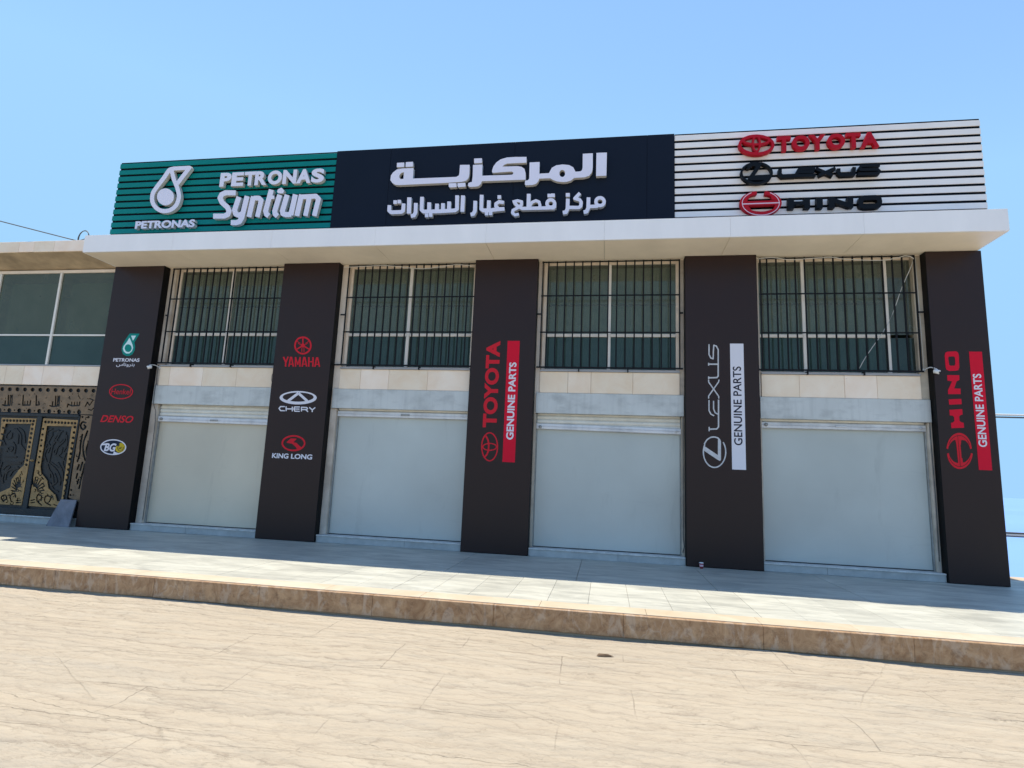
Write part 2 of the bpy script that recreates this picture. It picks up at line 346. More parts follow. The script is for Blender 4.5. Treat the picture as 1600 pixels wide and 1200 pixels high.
def text(body, bb, y_front, depth, mat, parent, name='lettering', offset=.02, shear=0.0, rot=False, split=False, side=None, res=6):
    """lettering fitted to the facade box bb = x0, x1, z0, z1; rot = reading upwards"""
    cu = bpy.data.curves.new('t', 'FONT'); cu.body = body; cu.offset = offset; cu.extrude = .5; cu.shear = shear; cu.resolution_u = res
    t = bpy.data.objects.new('tmp', cu); me = bpy.data.meshes.new_from_object(t); bpy.data.objects.remove(t); bpy.data.curves.remove(cu)
    bm = bmesh.new(); bm.from_mesh(me); bpy.data.meshes.remove(me); bmesh.ops.remove_doubles(bm, verts=bm.verts, dist=1e-5)
    if rot:
        for v in bm.verts: v.co = Vector((-v.co.y, v.co.x, v.co.z))
    xs = [v.co.x for v in bm.verts]; ys = [v.co.y for v in bm.verts]
    sx = (bb[1] - bb[0]) / (max(xs) - min(xs)); sy = (bb[3] - bb[2]) / (max(ys) - min(ys)); mx, my = min(xs), min(ys)
    for v in bm.verts: v.co = Vector((bb[0] + (v.co.x - mx) * sx, bb[2] + (v.co.y - my) * sy, v.co.z * depth))
    groups = [list(bm.verts)]
    if split:
        seen = set(); groups = []
        for v in bm.verts:
            if v in seen: continue
            st = [v]; seen.add(v); g = []
            while st:
                a = st.pop(); g.append(a)
                for e in a.link_edges:
                    b = e.other_vert(a)
                    if b not in seen: seen.add(b); st.append(b)
            groups.append(g)
        groups.sort(key=lambda g: sum(v.co.x for v in g) / len(g))
    res_ = []
    for g in groups:
        gs = set(g); idx = {v: i for i, v in enumerate(g)}
        fs = [f for f in bm.faces if f.verts[0] in gs]
        cx = sum(v.co.x for v in g) / len(g); cz = sum(v.co.y for v in g) / len(g)
        m2 = bpy.data.meshes.new(name); m2.from_pydata([(v.co.x - cx, v.co.y - cz, v.co.z) for v in g], [], [[idx[v] for v in f.verts] for f in fs])
        finish(m2, mat, side)
        o = bpy.data.objects.new(name, m2); res_.append(link(o, (cx, y_front + depth / 2, cz), parent))
    bm.free(); return res_
# outlines of lettering and emblems, in millimetres on the facade (x z pairs; / separates holes, | separates pieces)
GFX={'heading': '7414 6975 7412 6819 7405 6772 7402 6766 7358 6740 6522 6743 6518 6951 6515 6954 6405 6957 6291 6956 6194 6943 6121 6885 6084 6823 6080 6731 6123 6673 6188 6633 6261 6624 7192 6630 7466 6638 7547 6655 7590 6708 7603 6780 7598 6965 7595 6969/6328 6882 6336 6881 6336 6746 6281 6743 6253 6776 6251 6824 6283 6866|6282 7077 6188 7076 6184 7073 6188 6989 6331 6987 6326 7075 6320 7077|6430 7083 6358 7082 6361 6990 6365 6985 6505 6987 6498 7083|7320 6618 7221 6618 7222 6562 7242 6535 7376 6538 7365 6616|7464 6616 7389 6615 7389 6563 7403 6536 7407 6533 7543 6540 7536 6613 7533 6615|8430 7082 8294 7080 8175 7048 8097 6990 8047 6917 8028 6846 8026 6808 8042 6789 8394 6800 8422 6777 8423 6756 8401 6735 7847 6741 7843 6744 7840 6962 7661 6963 7667 6747 7660 6633 7658 6628 7594 6610 7587 6555 7623 6530 7728 6531 7781 6538 7828 6579 7845 6630 7849 6633 8651 6629 8653 6632 8648 6758 8625 6835 8623 6840 8570 6882 8489 6900 8222 6902 8215 6905 8248 6940 8303 6960 8654 6960 8656 6964 8652 7071 8649 7073|7797 7088 7678 7089 7676 7086 7682 6995 7826 6995 7823 7087|9826 7082 9672 7081 9670 7077 9673 6810 9661 6761 9630 6743 9550 6742 9546 6745 9507 6827 9431 6875 9314 6892 9198 6880 9122 6837 9074 6738 9070 6736 8902 6733 8898 6734 8898 6738 8896 6961 8717 6961 8714 6957 8718 6646 8698 6618 8648 6609 8641 6544 8659 6520 8781 6520 8843 6539 8883 6584 8902 6638 9101 6637 9142 6606 9219 6571 9324 6553 9401 6555 9473 6577 9529 6624 9705 6627 9792 6653 9840 6720 9852 6802 9848 7081/9297 6787 9317 6788 9337 6778 9353 6759 9362 6734 9363 6700 9355 6676 9340 6658 9321 6650 9302 6653 9286 6663 9273 6679 9263 6705 9261 6730 9266 6755 9279 6775|10005 7085 9912 7086 9914 6642 9918 6640 10092 6642 10094 6646 10096 7080 10092 7083',
'line2': '6342 6256 6339 6253 6341 6133 6327 6123 6158 6122 6141 6135 6137 6226 6065 6232 6068 6121 6074 6103 6125 6058 6147 6048 6349 6049 6365 6054 6405 6083 6413 6096 6412 6246 6405 6250|6176 6323 6172 6319 6177 6254 6182 6251 6241 6249 6245 6252 6240 6316 6236 6321|6256 6329 6252 6324 6257 6260 6262 6257 6321 6255 6325 6257 6320 6322 6315 6326|6438 6371 6452 6056 6453 6052 6529 6047 6533 6049 6520 6366|6577 6254 6584 6078 6567 6042 6525 6033 6543 5963 6605 5972 6617 5978 6627 5991 6656 6058 6649 6250 6581 6256|7362 6376 7359 6372 7371 6131 7368 6127 7353 6117 7289 6117 7286 6252 7283 6256 7217 6261 7215 6259 7218 6115 7177 6113 7174 6117 7170 6227 7104 6232 7100 6229 7103 6115 7099 6111 7063 6111 7058 6218 7056 6222 6989 6227 6987 6225 6988 6113 6914 6113 6906 6253 6838 6258 6834 6256 6840 6115 6786 6115 6769 6131 6760 6365 6756 6369 6689 6373 6697 6120 6701 6103 6709 6092 6749 6055 6766 6043 6878 6040 6883 5979 6886 5973 6950 5972 6945 6036 6948 6039 7067 6037 7385 6046 7433 6082 7442 6103 7430 6369 7427 6373|6803 6039 6808 5968 6870 5966 6873 5971 6869 6034 6866 6037|7468 6370 7473 6056 7478 6053 7547 6048 7543 6361 7539 6365|7709 6257 7707 6253 7711 6073 7693 6033 7659 6024 7677 5954 7729 5964 7743 5972 7777 6041 7781 6058 7776 6251|7821 6367 7827 6086 7838 6068 7886 6030 7898 6026 7930 6026 7934 5969 7937 5967 7997 5965 7996 6021 7998 6027 8004 6025 8005 6021 8009 5969 8069 5966 8071 5969 8070 6029 8184 6040 8293 6045 8284 6115 8193 6114 8159 6149 8161 6165 8193 6186 8265 6171 8271 6174 8279 6232 8190 6253 8171 6249 8113 6213 8102 6201 8099 6189 8098 6134 8103 6122 8114 6108 8038 6100 8033 6103 8029 6250 7963 6256 7960 6252 7963 6102 7959 6099 7906 6100 7895 6112 7889 6364 7824 6369|8150 6347 8153 6278 8217 6276 8214 6345|8687 6354 8689 6106 8623 6106 8606 6116 8618 6127 8622 6136 8625 6202 8621 6219 8610 6230 8522 6257 8426 6235 8439 6187 8443 6183 8455 6184 8446 6172 8502 6108 8426 6069 8420 6057 8412 5995 8421 5978 8479 5931 8497 5929 8563 5945 8549 5997 8494 5985 8466 6010 8472 6030 8523 6053 8553 6076 8604 6046 8617 6043 9195 6038 9198 6042 9198 6060 9218 6059 9220 6062 9224 6148 9220 6172 9201 6211 9170 6239 9146 6250 9119 6254 9096 6251 9069 6240 9044 6216 9028 6179 9027 6142 9039 6103 8958 6102 8955 6104 8957 6129 8936 6203 8927 6212 8867 6241 8848 6244 8775 6214 8760 6197 8757 6202 8755 6351/9110 6189 9125 6191 9141 6186 9152 6178 9161 6166 9165 6150 9162 6133 9154 6122 9143 6115 9127 6112 9112 6115 9099 6123 9089 6136 9085 6153 9088 6169 9097 6181/8512 6198 8525 6201 8568 6187 8572 6184 8570 6159 8554 6148 8546 6150 8506 6194/8854 6186 8858 6187 8894 6168 8905 6126 8900 6103 8773 6106 8804 6164|9062 6340 9060 6335 9062 6273 9126 6270 9124 6336|9128 6342 9124 6336 9126 6274 9192 6271 9191 6338|9615 6352 9526 6253 9521 6243 9520 6231 9527 6214 9539 6204 9622 6174 9633 6153 9628 6100 9610 6089 9458 6098 9458 6229 9393 6235 9392 6052 9376 6013 9338 6005 9348 5939 9351 5937 9404 5943 9420 5950 9428 5961 9459 6034 9630 6027 9642 6032 9682 6066 9686 6078 9692 6155 9689 6171 9656 6225 9605 6248 9659 6307 9619 6351|9390 6341 9386 6338 9388 6277 9392 6272 9457 6270 9459 6274 9458 6335 9455 6338|9969 6259 9950 6253 9928 6240 9912 6224 9898 6200 9891 6160 9895 6131 9905 6107 9901 6103 9821 6102 9822 6240 9758 6246 9755 6051 9737 6009 9703 6000 9717 5935 9768 5942 9783 5950 9791 5961 9823 6039 9954 6041 9958 6044 9958 6057 9992 6050 10018 6052 10048 6064 10073 6087 10087 6112 10093 6148 10090 6177 10078 6205 10058 6231 10029 6251 10003 6259/9981 6197 9996 6197 10012 6192 10027 6179 10033 6167 10036 6150 10032 6134 10023 6123 10009 6114 9994 6112 9975 6116 9960 6127 9950 6145 9949 6162 9954 6178 9967 6191',
'drop_emblem': '1710 7229 1441 7229 1351 7215 1311 7192 1272 7135 1209 7019 1096 6855 1026 6743 1013 6715 1004 6686 998 6640 1001 6562 1008 6524 1020 6486 1035 6453 1054 6419 1082 6381 1137 6326 1169 6300 1203 6279 1241 6260 1282 6245 1322 6234 1353 6229 1406 6227 1448 6231 1486 6238 1527 6251 1563 6270 1594 6292 1624 6318 1646 6343 1667 6377 1682 6413 1696 6478 1701 6539 1699 6576 1691 6617 1676 6663 1642 6747 1602 6827 1604 6830 1614 6823 1617 6827 1837 7157 1844 7177 1841 7194 1834 7207 1824 7218 1809 7226 1792 7229/1691 7143 1709 7143 1709 7138 1553 6909 1523 6963 1452 7137 1467 7142/1369 7099 1373 7102 1383 7078 1439 6938 1534 6772 1575 6684 1601 6609 1606 6580 1607 6530 1599 6477 1582 6426 1568 6404 1527 6363 1476 6332 1447 6323 1388 6315 1327 6320 1272 6337 1239 6353 1194 6385 1152 6428 1119 6479 1100 6529 1092 6587 1092 6620 1097 6649 1114 6694 1179 6798 1292 6961|1286 6758 1240 6745 1216 6731 1193 6711 1177 6691 1165 6667 1157 6638 1155 6614 1157 6585 1164 6555 1176 6526 1191 6501 1212 6474 1233 6454 1257 6436 1285 6419 1318 6406 1345 6399 1376 6395 1406 6396 1435 6402 1463 6414 1502 6442 1520 6464 1532 6488 1540 6516 1542 6541 1540 6570 1534 6599 1522 6628 1491 6675 1465 6700 1439 6721 1410 6737 1383 6748 1355 6756 1320 6760',
'syn_S': '2651 6664 2567 6625 2552 6615 2517 6529 2515 6505 2522 6486 2587 6378 2717 6273 2746 6224 2739 6196 2691 6174 2468 6181 2465 6177 2478 6081 2482 6076 2735 6070 2823 6110 2835 6122 2841 6136 2859 6211 2858 6230 2852 6244 2795 6337 2669 6437 2631 6501 2644 6535 2695 6559 2904 6548 2893 6649 2890 6654 2666 6666',
'syn_y': '3103 6536 3099 6531 3057 6204 3021 6185 2995 6196 2978 6235 3033 6490 3030 6496 2932 6530 2927 6531 2926 6528 2867 6253 2867 6234 2906 6143 2920 6124 2937 6111 3032 6073 3014 6041 2972 6028 2868 6035 2877 5932 3000 5923 3085 5948 3106 5967 3148 6050 3207 6503 3205 6509',
'syn_n': '3292 6526 3289 6513 3238 6525 3236 6521 3193 6101 3298 6076 3336 6422 3338 6426 3397 6424 3412 6409 3375 6095 3473 6071 3516 6410 3513 6434 3500 6455 3441 6508 3424 6518 3409 6522',
'syn_t': '3608 6652 3604 6646 3533 6204 3567 6109 3583 6092 3640 6054 3690 6133 3689 6138 3654 6162 3641 6195 3681 6440 3686 6442 3739 6441 3741 6446 3731 6509 3694 6514 3711 6618 3708 6622',
'syn_i': '3795 6537 3726 6199 3747 6118 3753 6104 3765 6090 3818 6048 3822 6049 3878 6119 3878 6123 3843 6153 3834 6186 3900 6503 3800 6539|3862 6670 3798 6639 3782 6588 3812 6556 3914 6549 3934 6605 3871 6669 3866 6672',
'syn_u': '4122 6532 4077 6162 4016 6161 4001 6167 3994 6180 4055 6497 4049 6501 3955 6532 3951 6531 3886 6193 3910 6113 3923 6096 3939 6086 4003 6061 4023 6058 4136 6059 4139 6064 4137 6092 4176 6083 4178 6086 4227 6504',
'syn_m': '4570 6514 4302 6510 4253 6522 4201 6088 4303 6063 4346 6411 4350 6414 4416 6415 4382 6084 4385 6080 4476 6059 4518 6413 4524 6416 4589 6417 4612 6396 4563 6078 4659 6051 4713 6397 4713 6411 4708 6425 4699 6439 4631 6502 4607 6514',
'em_ovals': '12572 7287 12517 7281 12484 7273 12421 7248 12375 7213 12353 7188 12340 7166 12331 7140 12328 7111 12330 7084 12338 7058 12352 7031 12369 7008 12390 6988 12416 6968 12445 6951 12509 6924 12580 6909 12654 6905 12725 6914 12790 6934 12816 6946 12842 6963 12865 6982 12883 7003 12898 7028 12907 7053 12910 7079 12908 7108 12901 7135 12887 7161 12871 7183 12849 7205 12824 7225 12795 7242 12731 7269 12660 7284 12624 7288/12609 7237 12639 7235 12646 7223 12657 7185 12662 7126 12614 7125 12585 7127 12580 7130 12588 7189 12598 7219/12559 7236 12569 7235 12558 7198 12549 7136 12546 7133 12510 7141 12468 7155 12439 7170 12421 7188 12443 7202 12493 7223/12677 7229 12720 7220 12752 7208 12803 7181 12812 7173 12812 7169 12799 7155 12773 7142 12734 7132 12695 7126 12688 7191/12840 7146 12841 7147 12850 7134 12861 7115 12865 7100 12866 7081 12859 7052 12848 7034 12834 7018 12798 6992 12746 6970 12685 6958 12649 6955 12623 6958 12633 6960 12649 6971 12666 6993 12683 7036 12693 7087 12740 7094 12785 7106 12818 7123/12391 7159 12394 7162 12397 7160 12422 7137 12458 7118 12500 7104 12548 7093 12556 7043 12571 6997 12588 6972 12601 6962 12612 6958 12584 6959 12520 6973 12462 6997 12417 7027 12388 7060 12378 7078 12374 7093 12373 7108 12375 7127 12380 7141/12655 7085 12659 7085 12660 7081 12657 7067 12645 7023 12629 6998 12621 6993 12612 6995 12602 7007 12593 7026 12586 7052 12581 7086 12584 7089',
'em_L': '12576 6781 12522 6773 12465 6752 12439 6737 12416 6720 12396 6701 12379 6680 12366 6655 12356 6630 12351 6605 12351 6579 12354 6553 12362 6527 12375 6501 12390 6479 12411 6456 12433 6437 12484 6406 12544 6386 12605 6377 12669 6380 12727 6394 12759 6407 12782 6420 12811 6442 12815 6442 12842 6477 12856 6501 12866 6526 12871 6552 12872 6577 12868 6606 12859 6636 12850 6654 12835 6677 12815 6700 12771 6735 12742 6751 12704 6767 12685 6771 12682 6769 12617 6772 12614 6782/12691 6728 12694 6730 12706 6726 12754 6702 12792 6673 12810 6653 12823 6633 12836 6597 12839 6575 12838 6557 12834 6542 12583 6537 12577 6539 12679 6692/12477 6716 12481 6716 12447 6666 12447 6662 12492 6661 12552 6716 12604 6695 12472 6493 12499 6448 12744 6441 12696 6424 12664 6417 12609 6414 12577 6417 12548 6423 12497 6441 12453 6467 12431 6486 12405 6518 12393 6543 12388 6559 12385 6581 12389 6618 12405 6654 12421 6675 12454 6703',
'em_H': '12589 6249 12528 6239 12492 6228 12431 6199 12401 6179 12378 6159 12359 6135 12344 6110 12334 6082 12329 6050 12330 6021 12338 5992 12352 5963 12368 5939 12390 5915 12412 5896 12443 5875 12475 5859 12544 5834 12620 5820 12662 5818 12734 5821 12807 5835 12842 5847 12874 5861 12903 5877 12929 5897 12952 5919 12968 5941 12985 5972 12992 5997 12995 6025 12991 6061 12983 6086 12970 6112 12951 6137 12933 6156 12902 6181 12843 6214 12774 6238 12739 6245 12736 6243 12728 6184 12794 6166 12826 6153 12843 6086 12921 6076 12924 6075 12925 6071 12413 6072 12447 6079 12493 6159 12497 6162 12539 6176 12607 6189 12601 6248 12599 6251/12876 5990 12891 5990 12870 5930 12867 5927 12825 5906 12793 5896 12730 5883 12695 5880 12660 5880 12590 5888 12555 5896 12514 5910 12461 5987 12465 5990',
'em_H_line': '12517 6227 12489 6215 12463 6201 12439 6184 12417 6165 12400 6145 12386 6126 12376 6106 12367 6080 12362 6056 12361 6031 12364 6005 12370 5982 12380 5959 12394 5935 12411 5914 12430 5894 12453 5875 12476 5860 12501 5847 12531 5833 12562 5824 12592 5816 12625 5811 12658 5809 12691 5809 12721 5812 12754 5817 12787 5826 12815 5836 12841 5848 12862 5860 12887 5878 12908 5897 12925 5917 12939 5939 12950 5962 12957 5984 12962 6015 12967 6018 12967 6032 12961 6035 12958 6058 12951 6083 12941 6104 12927 6128 12910 6149 12893 6166 12868 6186 12843 6202 12818 6215 12813 6204 12840 6189 12864 6173 12885 6157 12902 6140 12918 6120 12931 6098 12941 6076 12948 6053 12950 6035 12375 6032 12373 6034 12373 6054 12378 6077 12386 6099 12397 6119 12408 6136 12426 6156 12448 6175 12470 6190 12494 6203 12521 6216/12946 6016 12949 6016 12950 6013 12946 5987 12940 5967 12929 5945 12917 5926 12901 5907 12880 5888 12859 5873 12836 5860 12808 5847 12783 5838 12750 5829 12722 5825 12689 5822 12658 5822 12625 5824 12595 5829 12567 5835 12534 5846 12508 5857 12481 5871 12459 5886 12436 5905 12419 5923 12404 5942 12390 5964 12382 5985 12375 6011 12377 6013 12379 6013',
'lx_1': '12959 6630 12955 6536 12957 6523 12965 6510 13003 6474 13017 6470 13219 6471 13224 6473 13223 6532 13221 6535 13027 6534 13012 6550 13015 6626 13011 6629',
'lx_2': '13310 6647 13273 6629 13262 6619 13208 6513 13207 6496 13217 6480 13227 6476 13543 6469 13544 6519 13541 6521 13277 6528 13271 6531 13277 6543 13281 6539 13520 6532 13523 6582 13518 6585 13315 6592 13326 6596 13540 6588 13542 6640 13321 6649',
'lx_3': '13840 6631 13697 6567 13559 6642 13540 6595 13540 6591 13632 6541 13630 6537 13584 6514 13599 6468 13603 6465 13694 6507 13796 6452 13816 6500 13758 6535 13862 6584 13847 6631',
'lx_4': '14118 6616 14115 6611 14104 6521 14101 6517 13943 6516 13929 6529 13929 6599 13875 6599 13876 6502 13885 6488 13916 6459 13926 6454 14136 6455 14147 6463 14154 6477 14169 6604 14168 6609',
'lx_5': '14479 6653 14246 6652 14236 6644 14204 6596 14199 6579 14206 6563 14223 6541 14234 6535 14483 6530 14496 6516 14492 6508 14190 6510 14187 6506 14188 6461 14500 6457 14514 6462 14540 6506 14543 6522 14539 6535 14510 6572 14503 6577 14250 6585 14262 6602 14265 6603 14532 6604 14534 6650 14532 6653',
'hn_1': '13349 6102 13346 6043 13343 6040 13195 6041 13191 6041 13189 6045 13190 6102 13099 6106 13096 6102 13091 5916 13093 5914 13184 5911 13187 5979 13190 5983 13341 5982 13344 5977 13343 5912 13432 5909 13435 5913 13441 6097 13439 6100',
'hn_2': '13541 6098 13534 5908 13626 5904 13630 5908 13637 6092 13634 6095',
'hn_3': '14016 6093 14011 5998 14008 5994 13821 6074 13822 6090 13818 6092 13733 6095 13725 5906 13810 5903 13814 5907 13817 5993 14005 5914 14008 5907 14022 5907 14039 5899 14047 5906 14096 5906 14104 6088 14101 6091',
'hn_4': '14325 6106 14276 6105 14212 6088 14196 6075 14189 6059 14176 5990 14183 5925 14193 5905 14206 5895 14272 5875 14421 5875 14495 5892 14512 5906 14520 5921 14534 5993 14526 6058 14515 6078 14502 6086 14440 6106/14395 6023 14429 6023 14458 6012 14461 5992 14456 5968 14454 5966 14422 5958 14283 5958 14254 5967 14251 5971 14249 5988 14253 6012 14258 6015 14286 6023',
'p1_green': '579 3866 522 3780 464 3665 443 3581 449 3513 495 3435 573 3400 639 3401 710 3437 746 3518 746 3595 715 3678 715 3681 802 3861 801 3864',
'p1_white': '586 3778 539 3683 483 3609 473 3549 505 3489 567 3450 633 3451 686 3496 705 3566 679 3634 626 3723|619 3821 617 3819 679 3716 730 3820 725 3822',
'p1_disc': '566 3639 551 3635 542 3629 529 3618 522 3609 514 3582 514 3561 517 3549 531 3522 541 3510 555 3499 568 3491 586 3485 599 3483 616 3483 628 3485 644 3492 653 3499 665 3514 674 3541 673 3562 670 3574 657 3601 647 3612 632 3625 614 3634 600 3639 583 3641',
'p1_oval': '515 2822 484 2818 450 2811 420 2802 393 2791 368 2778 347 2763 330 2746 317 2729 308 2709 304 2692 306 2664 310 2647 323 2625 338 2605 358 2588 380 2573 405 2559 435 2546 465 2537 498 2529 534 2523 569 2520 604 2520 638 2522 669 2526 702 2533 732 2542 759 2553 784 2566 804 2581 821 2598 836 2618 843 2635 848 2657 847 2677 841 2696 829 2718 814 2738 794 2755 773 2770 745 2785 716 2798 688 2807 659 2814 620 2821 588 2824 553 2824/520 2803 553 2805 588 2804 620 2801 652 2796 685 2788 712 2779 739 2767 763 2754 783 2740 800 2723 811 2710 820 2693 825 2676 825 2659 822 2643 814 2626 804 2612 789 2597 769 2583 746 2570 723 2561 693 2551 663 2545 632 2541 601 2539 566 2540 534 2542 498 2548 468 2555 441 2564 414 2576 390 2589 370 2603 355 2617 341 2633 332 2650 327 2667 326 2684 330 2701 337 2718 348 2732 363 2747 382 2761 406 2774 429 2783 460 2793 490 2799',
'p1_bgring': '513 1716 488 1712 452 1705 422 1696 390 1683 366 1670 342 1653 323 1636 308 1616 299 1596 295 1577 296 1555 303 1534 313 1515 332 1494 350 1478 375 1462 404 1447 436 1435 469 1426 505 1418 540 1414 578 1411 615 1411 652 1414 688 1419 721 1426 754 1436 783 1447 810 1462 833 1478 852 1495 865 1512 876 1534 880 1553 879 1575 873 1596 862 1615 844 1636 826 1652 802 1668 773 1683 741 1695 708 1705 673 1712 638 1717 600 1720 562 1720/516 1694 566 1698 600 1698 638 1695 670 1691 706 1683 735 1675 764 1664 789 1651 810 1637 827 1622 841 1606 850 1590 854 1574 855 1558 852 1542 844 1525 831 1508 815 1494 796 1481 770 1467 732 1453 729 1453 661 1469 618 1488 608 1435 605 1433 577 1433 539 1435 507 1440 475 1446 439 1457 413 1467 388 1479 367 1493 349 1508 335 1524 326 1540 321 1556 320 1573 325 1592 327 1595 432 1602 451 1632 449 1633 383 1633 350 1625 348 1625 360 1637 380 1650 406 1664 432 1675 462 1684',
'p1_bgfill': '514 1705 455 1694 398 1674 372 1661 350 1646 332 1629 319 1612 309 1591 306 1575 307 1554 312 1538 323 1518 337 1502 355 1487 381 1470 407 1457 437 1445 501 1430 572 1422 647 1425 715 1437 746 1446 776 1458 802 1472 823 1486 841 1503 853 1520 861 1537 866 1557 865 1573 859 1593 848 1613 834 1629 816 1645 792 1660 768 1673 738 1684 704 1695 670 1702 598 1709 561 1709',
'p1_bgyellow': '722 1655 719 1620 695 1595 662 1591 642 1557 655 1504 708 1467 770 1464 827 1496 852 1551 839 1605 785 1650',
'p1_bgdark': '722 1616 712 1610 703 1602 696 1592 691 1580 689 1567 689 1555 692 1541 697 1531 704 1519 715 1507 726 1499 737 1494 748 1490 760 1488 772 1488 785 1491 796 1495 807 1503 814 1512 820 1523 824 1535 825 1548 823 1562 818 1576 815 1579 807 1575 812 1559 813 1541 808 1523 798 1510 786 1502 773 1498 759 1497 742 1502 726 1511 713 1523 705 1537 700 1553 700 1572 705 1586 715 1599 728 1607 728 1609|780 1580 753 1561 734 1576 729 1573 728 1571 744 1557 743 1555 718 1538 725 1529 755 1548 779 1527 782 1526 786 1530 786 1532 763 1552 762 1554 787 1571 787 1573',
'p2_fork': '4351 3815 4324 3810 4304 3803 4284 3792 4266 3780 4252 3766 4236 3746 4224 3723 4217 3706 4212 3684 4210 3660 4210 3638 4214 3616 4223 3589 4232 3569 4244 3550 4261 3528 4277 3513 4297 3497 4317 3485 4336 3476 4363 3467 4389 3463 4410 3462 4432 3463 4457 3468 4477 3475 4497 3486 4518 3501 4532 3514 4546 3532 4558 3554 4565 3572 4570 3594 4573 3618 4572 3640 4568 3662 4560 3688 4551 3708 4539 3728 4521 3750 4506 3765 4487 3780 4465 3794 4443 3804 4421 3811 4395 3815 4372 3817/4352 3782 4362 3783 4363 3782 4374 3678 4360 3667 4352 3655 4290 3689 4287 3689 4282 3680 4350 3643 4353 3632 4352 3630 4268 3576 4284 3556 4369 3608 4381 3600 4395 3598 4411 3601 4422 3608 4515 3558 4517 3559 4527 3578 4433 3630 4431 3641 4432 3643 4491 3681 4485 3690 4428 3656 4426 3656 4415 3669 4400 3678 4389 3782 4392 3783 4415 3779 4433 3774 4452 3765 4469 3754 4483 3743 4499 3727 4500 3725 4437 3685 4435 3683 4443 3674 4508 3715 4521 3694 4529 3677 4534 3659 4538 3640 4538 3620 4537 3602 4532 3582 4526 3567 4517 3552 4505 3536 4493 3525 4478 3514 4460 3505 4445 3499 4427 3495 4406 3494 4388 3495 4369 3498 4349 3504 4332 3512 4315 3523 4297 3537 4284 3550 4272 3565 4262 3583 4254 3600 4248 3618 4245 3638 4244 3658 4246 3675 4250 3694 4258 3713 4260 3714 4334 3674 4339 3683 4265 3724 4265 3726 4278 3742 4290 3754 4305 3765 4323 3774|4370 3595 4369 3592 4377 3511 4379 3510 4388 3510 4390 3511 4381 3592 4379 3595|4414 3595 4412 3593 4420 3511 4423 3510 4430 3510 4433 3511 4424 3593 4423 3595',
'p2_oval': '4315 2750 4245 2742 4200 2733 4126 2712 4093 2698 4067 2684 4045 2667 4032 2653 4024 2635 4022 2618 4028 2601 4040 2584 4056 2570 4082 2554 4111 2541 4146 2529 4225 2511 4271 2504 4364 2498 4464 2500 4557 2510 4639 2529 4677 2541 4706 2553 4732 2568 4754 2584 4766 2599 4775 2616 4777 2633 4772 2650 4760 2667 4745 2680 4719 2696 4690 2710 4656 2722 4578 2740 4486 2751 4388 2754/4337 2724 4370 2725 4186 2581 4184 2578 4191 2570 4156 2579 4130 2589 4111 2598 4098 2608 4087 2620 4083 2631 4084 2642 4092 2656 4103 2667 4117 2676 4141 2687 4170 2697 4233 2712 4272 2718/4388 2725 4391 2727 4408 2726 4398 2714/4422 2726 4473 2725 4550 2718 4587 2712 4643 2697 4669 2688 4688 2678 4701 2668 4712 2654 4715 2646 4714 2635 4706 2620 4694 2610 4677 2600 4654 2589 4607 2575 4606 2576 4611 2581 4609 2584/4396 2680 4402 2681 4554 2566 4553 2563 4491 2555 4410 2550 4327 2551 4245 2559',
'p2_cher': '4054 2460 4050 2456 4023 2420 4022 2413 4025 2407 4060 2366 4065 2363 4070 2362 4157 2362 4158 2363 4156 2382 4074 2384 4048 2414 4068 2439 4148 2441 4149 2444 4148 2461 4146 2462|4165 2458 4163 2457 4173 2366 4175 2364 4194 2365 4196 2366 4192 2398 4194 2399 4293 2399 4296 2398 4299 2366 4301 2364 4322 2365 4312 2453 4290 2451 4293 2421 4192 2420 4189 2421 4185 2458|4341 2457 4337 2453 4325 2410 4355 2361 4363 2358 4461 2358 4463 2360 4461 2379 4370 2379 4368 2380 4356 2400 4452 2400 4454 2402 4452 2421 4354 2421 4352 2423 4357 2437 4455 2440 4453 2459 4450 2461 4346 2458|4481 2454 4477 2449 4476 2445 4486 2366 4507 2367 4505 2393 4571 2394 4623 2356 4635 2370 4635 2372 4606 2395 4606 2397 4623 2421 4625 2427 4622 2434 4599 2454 4592 2455 4487 2456/4500 2433 4503 2435 4590 2434 4598 2427 4592 2416 4503 2414|4653 2457 4640 2440 4700 2396 4704 2361 4706 2360 4726 2361 4723 2396 4774 2441 4759 2456 4712 2416 4709 2416',
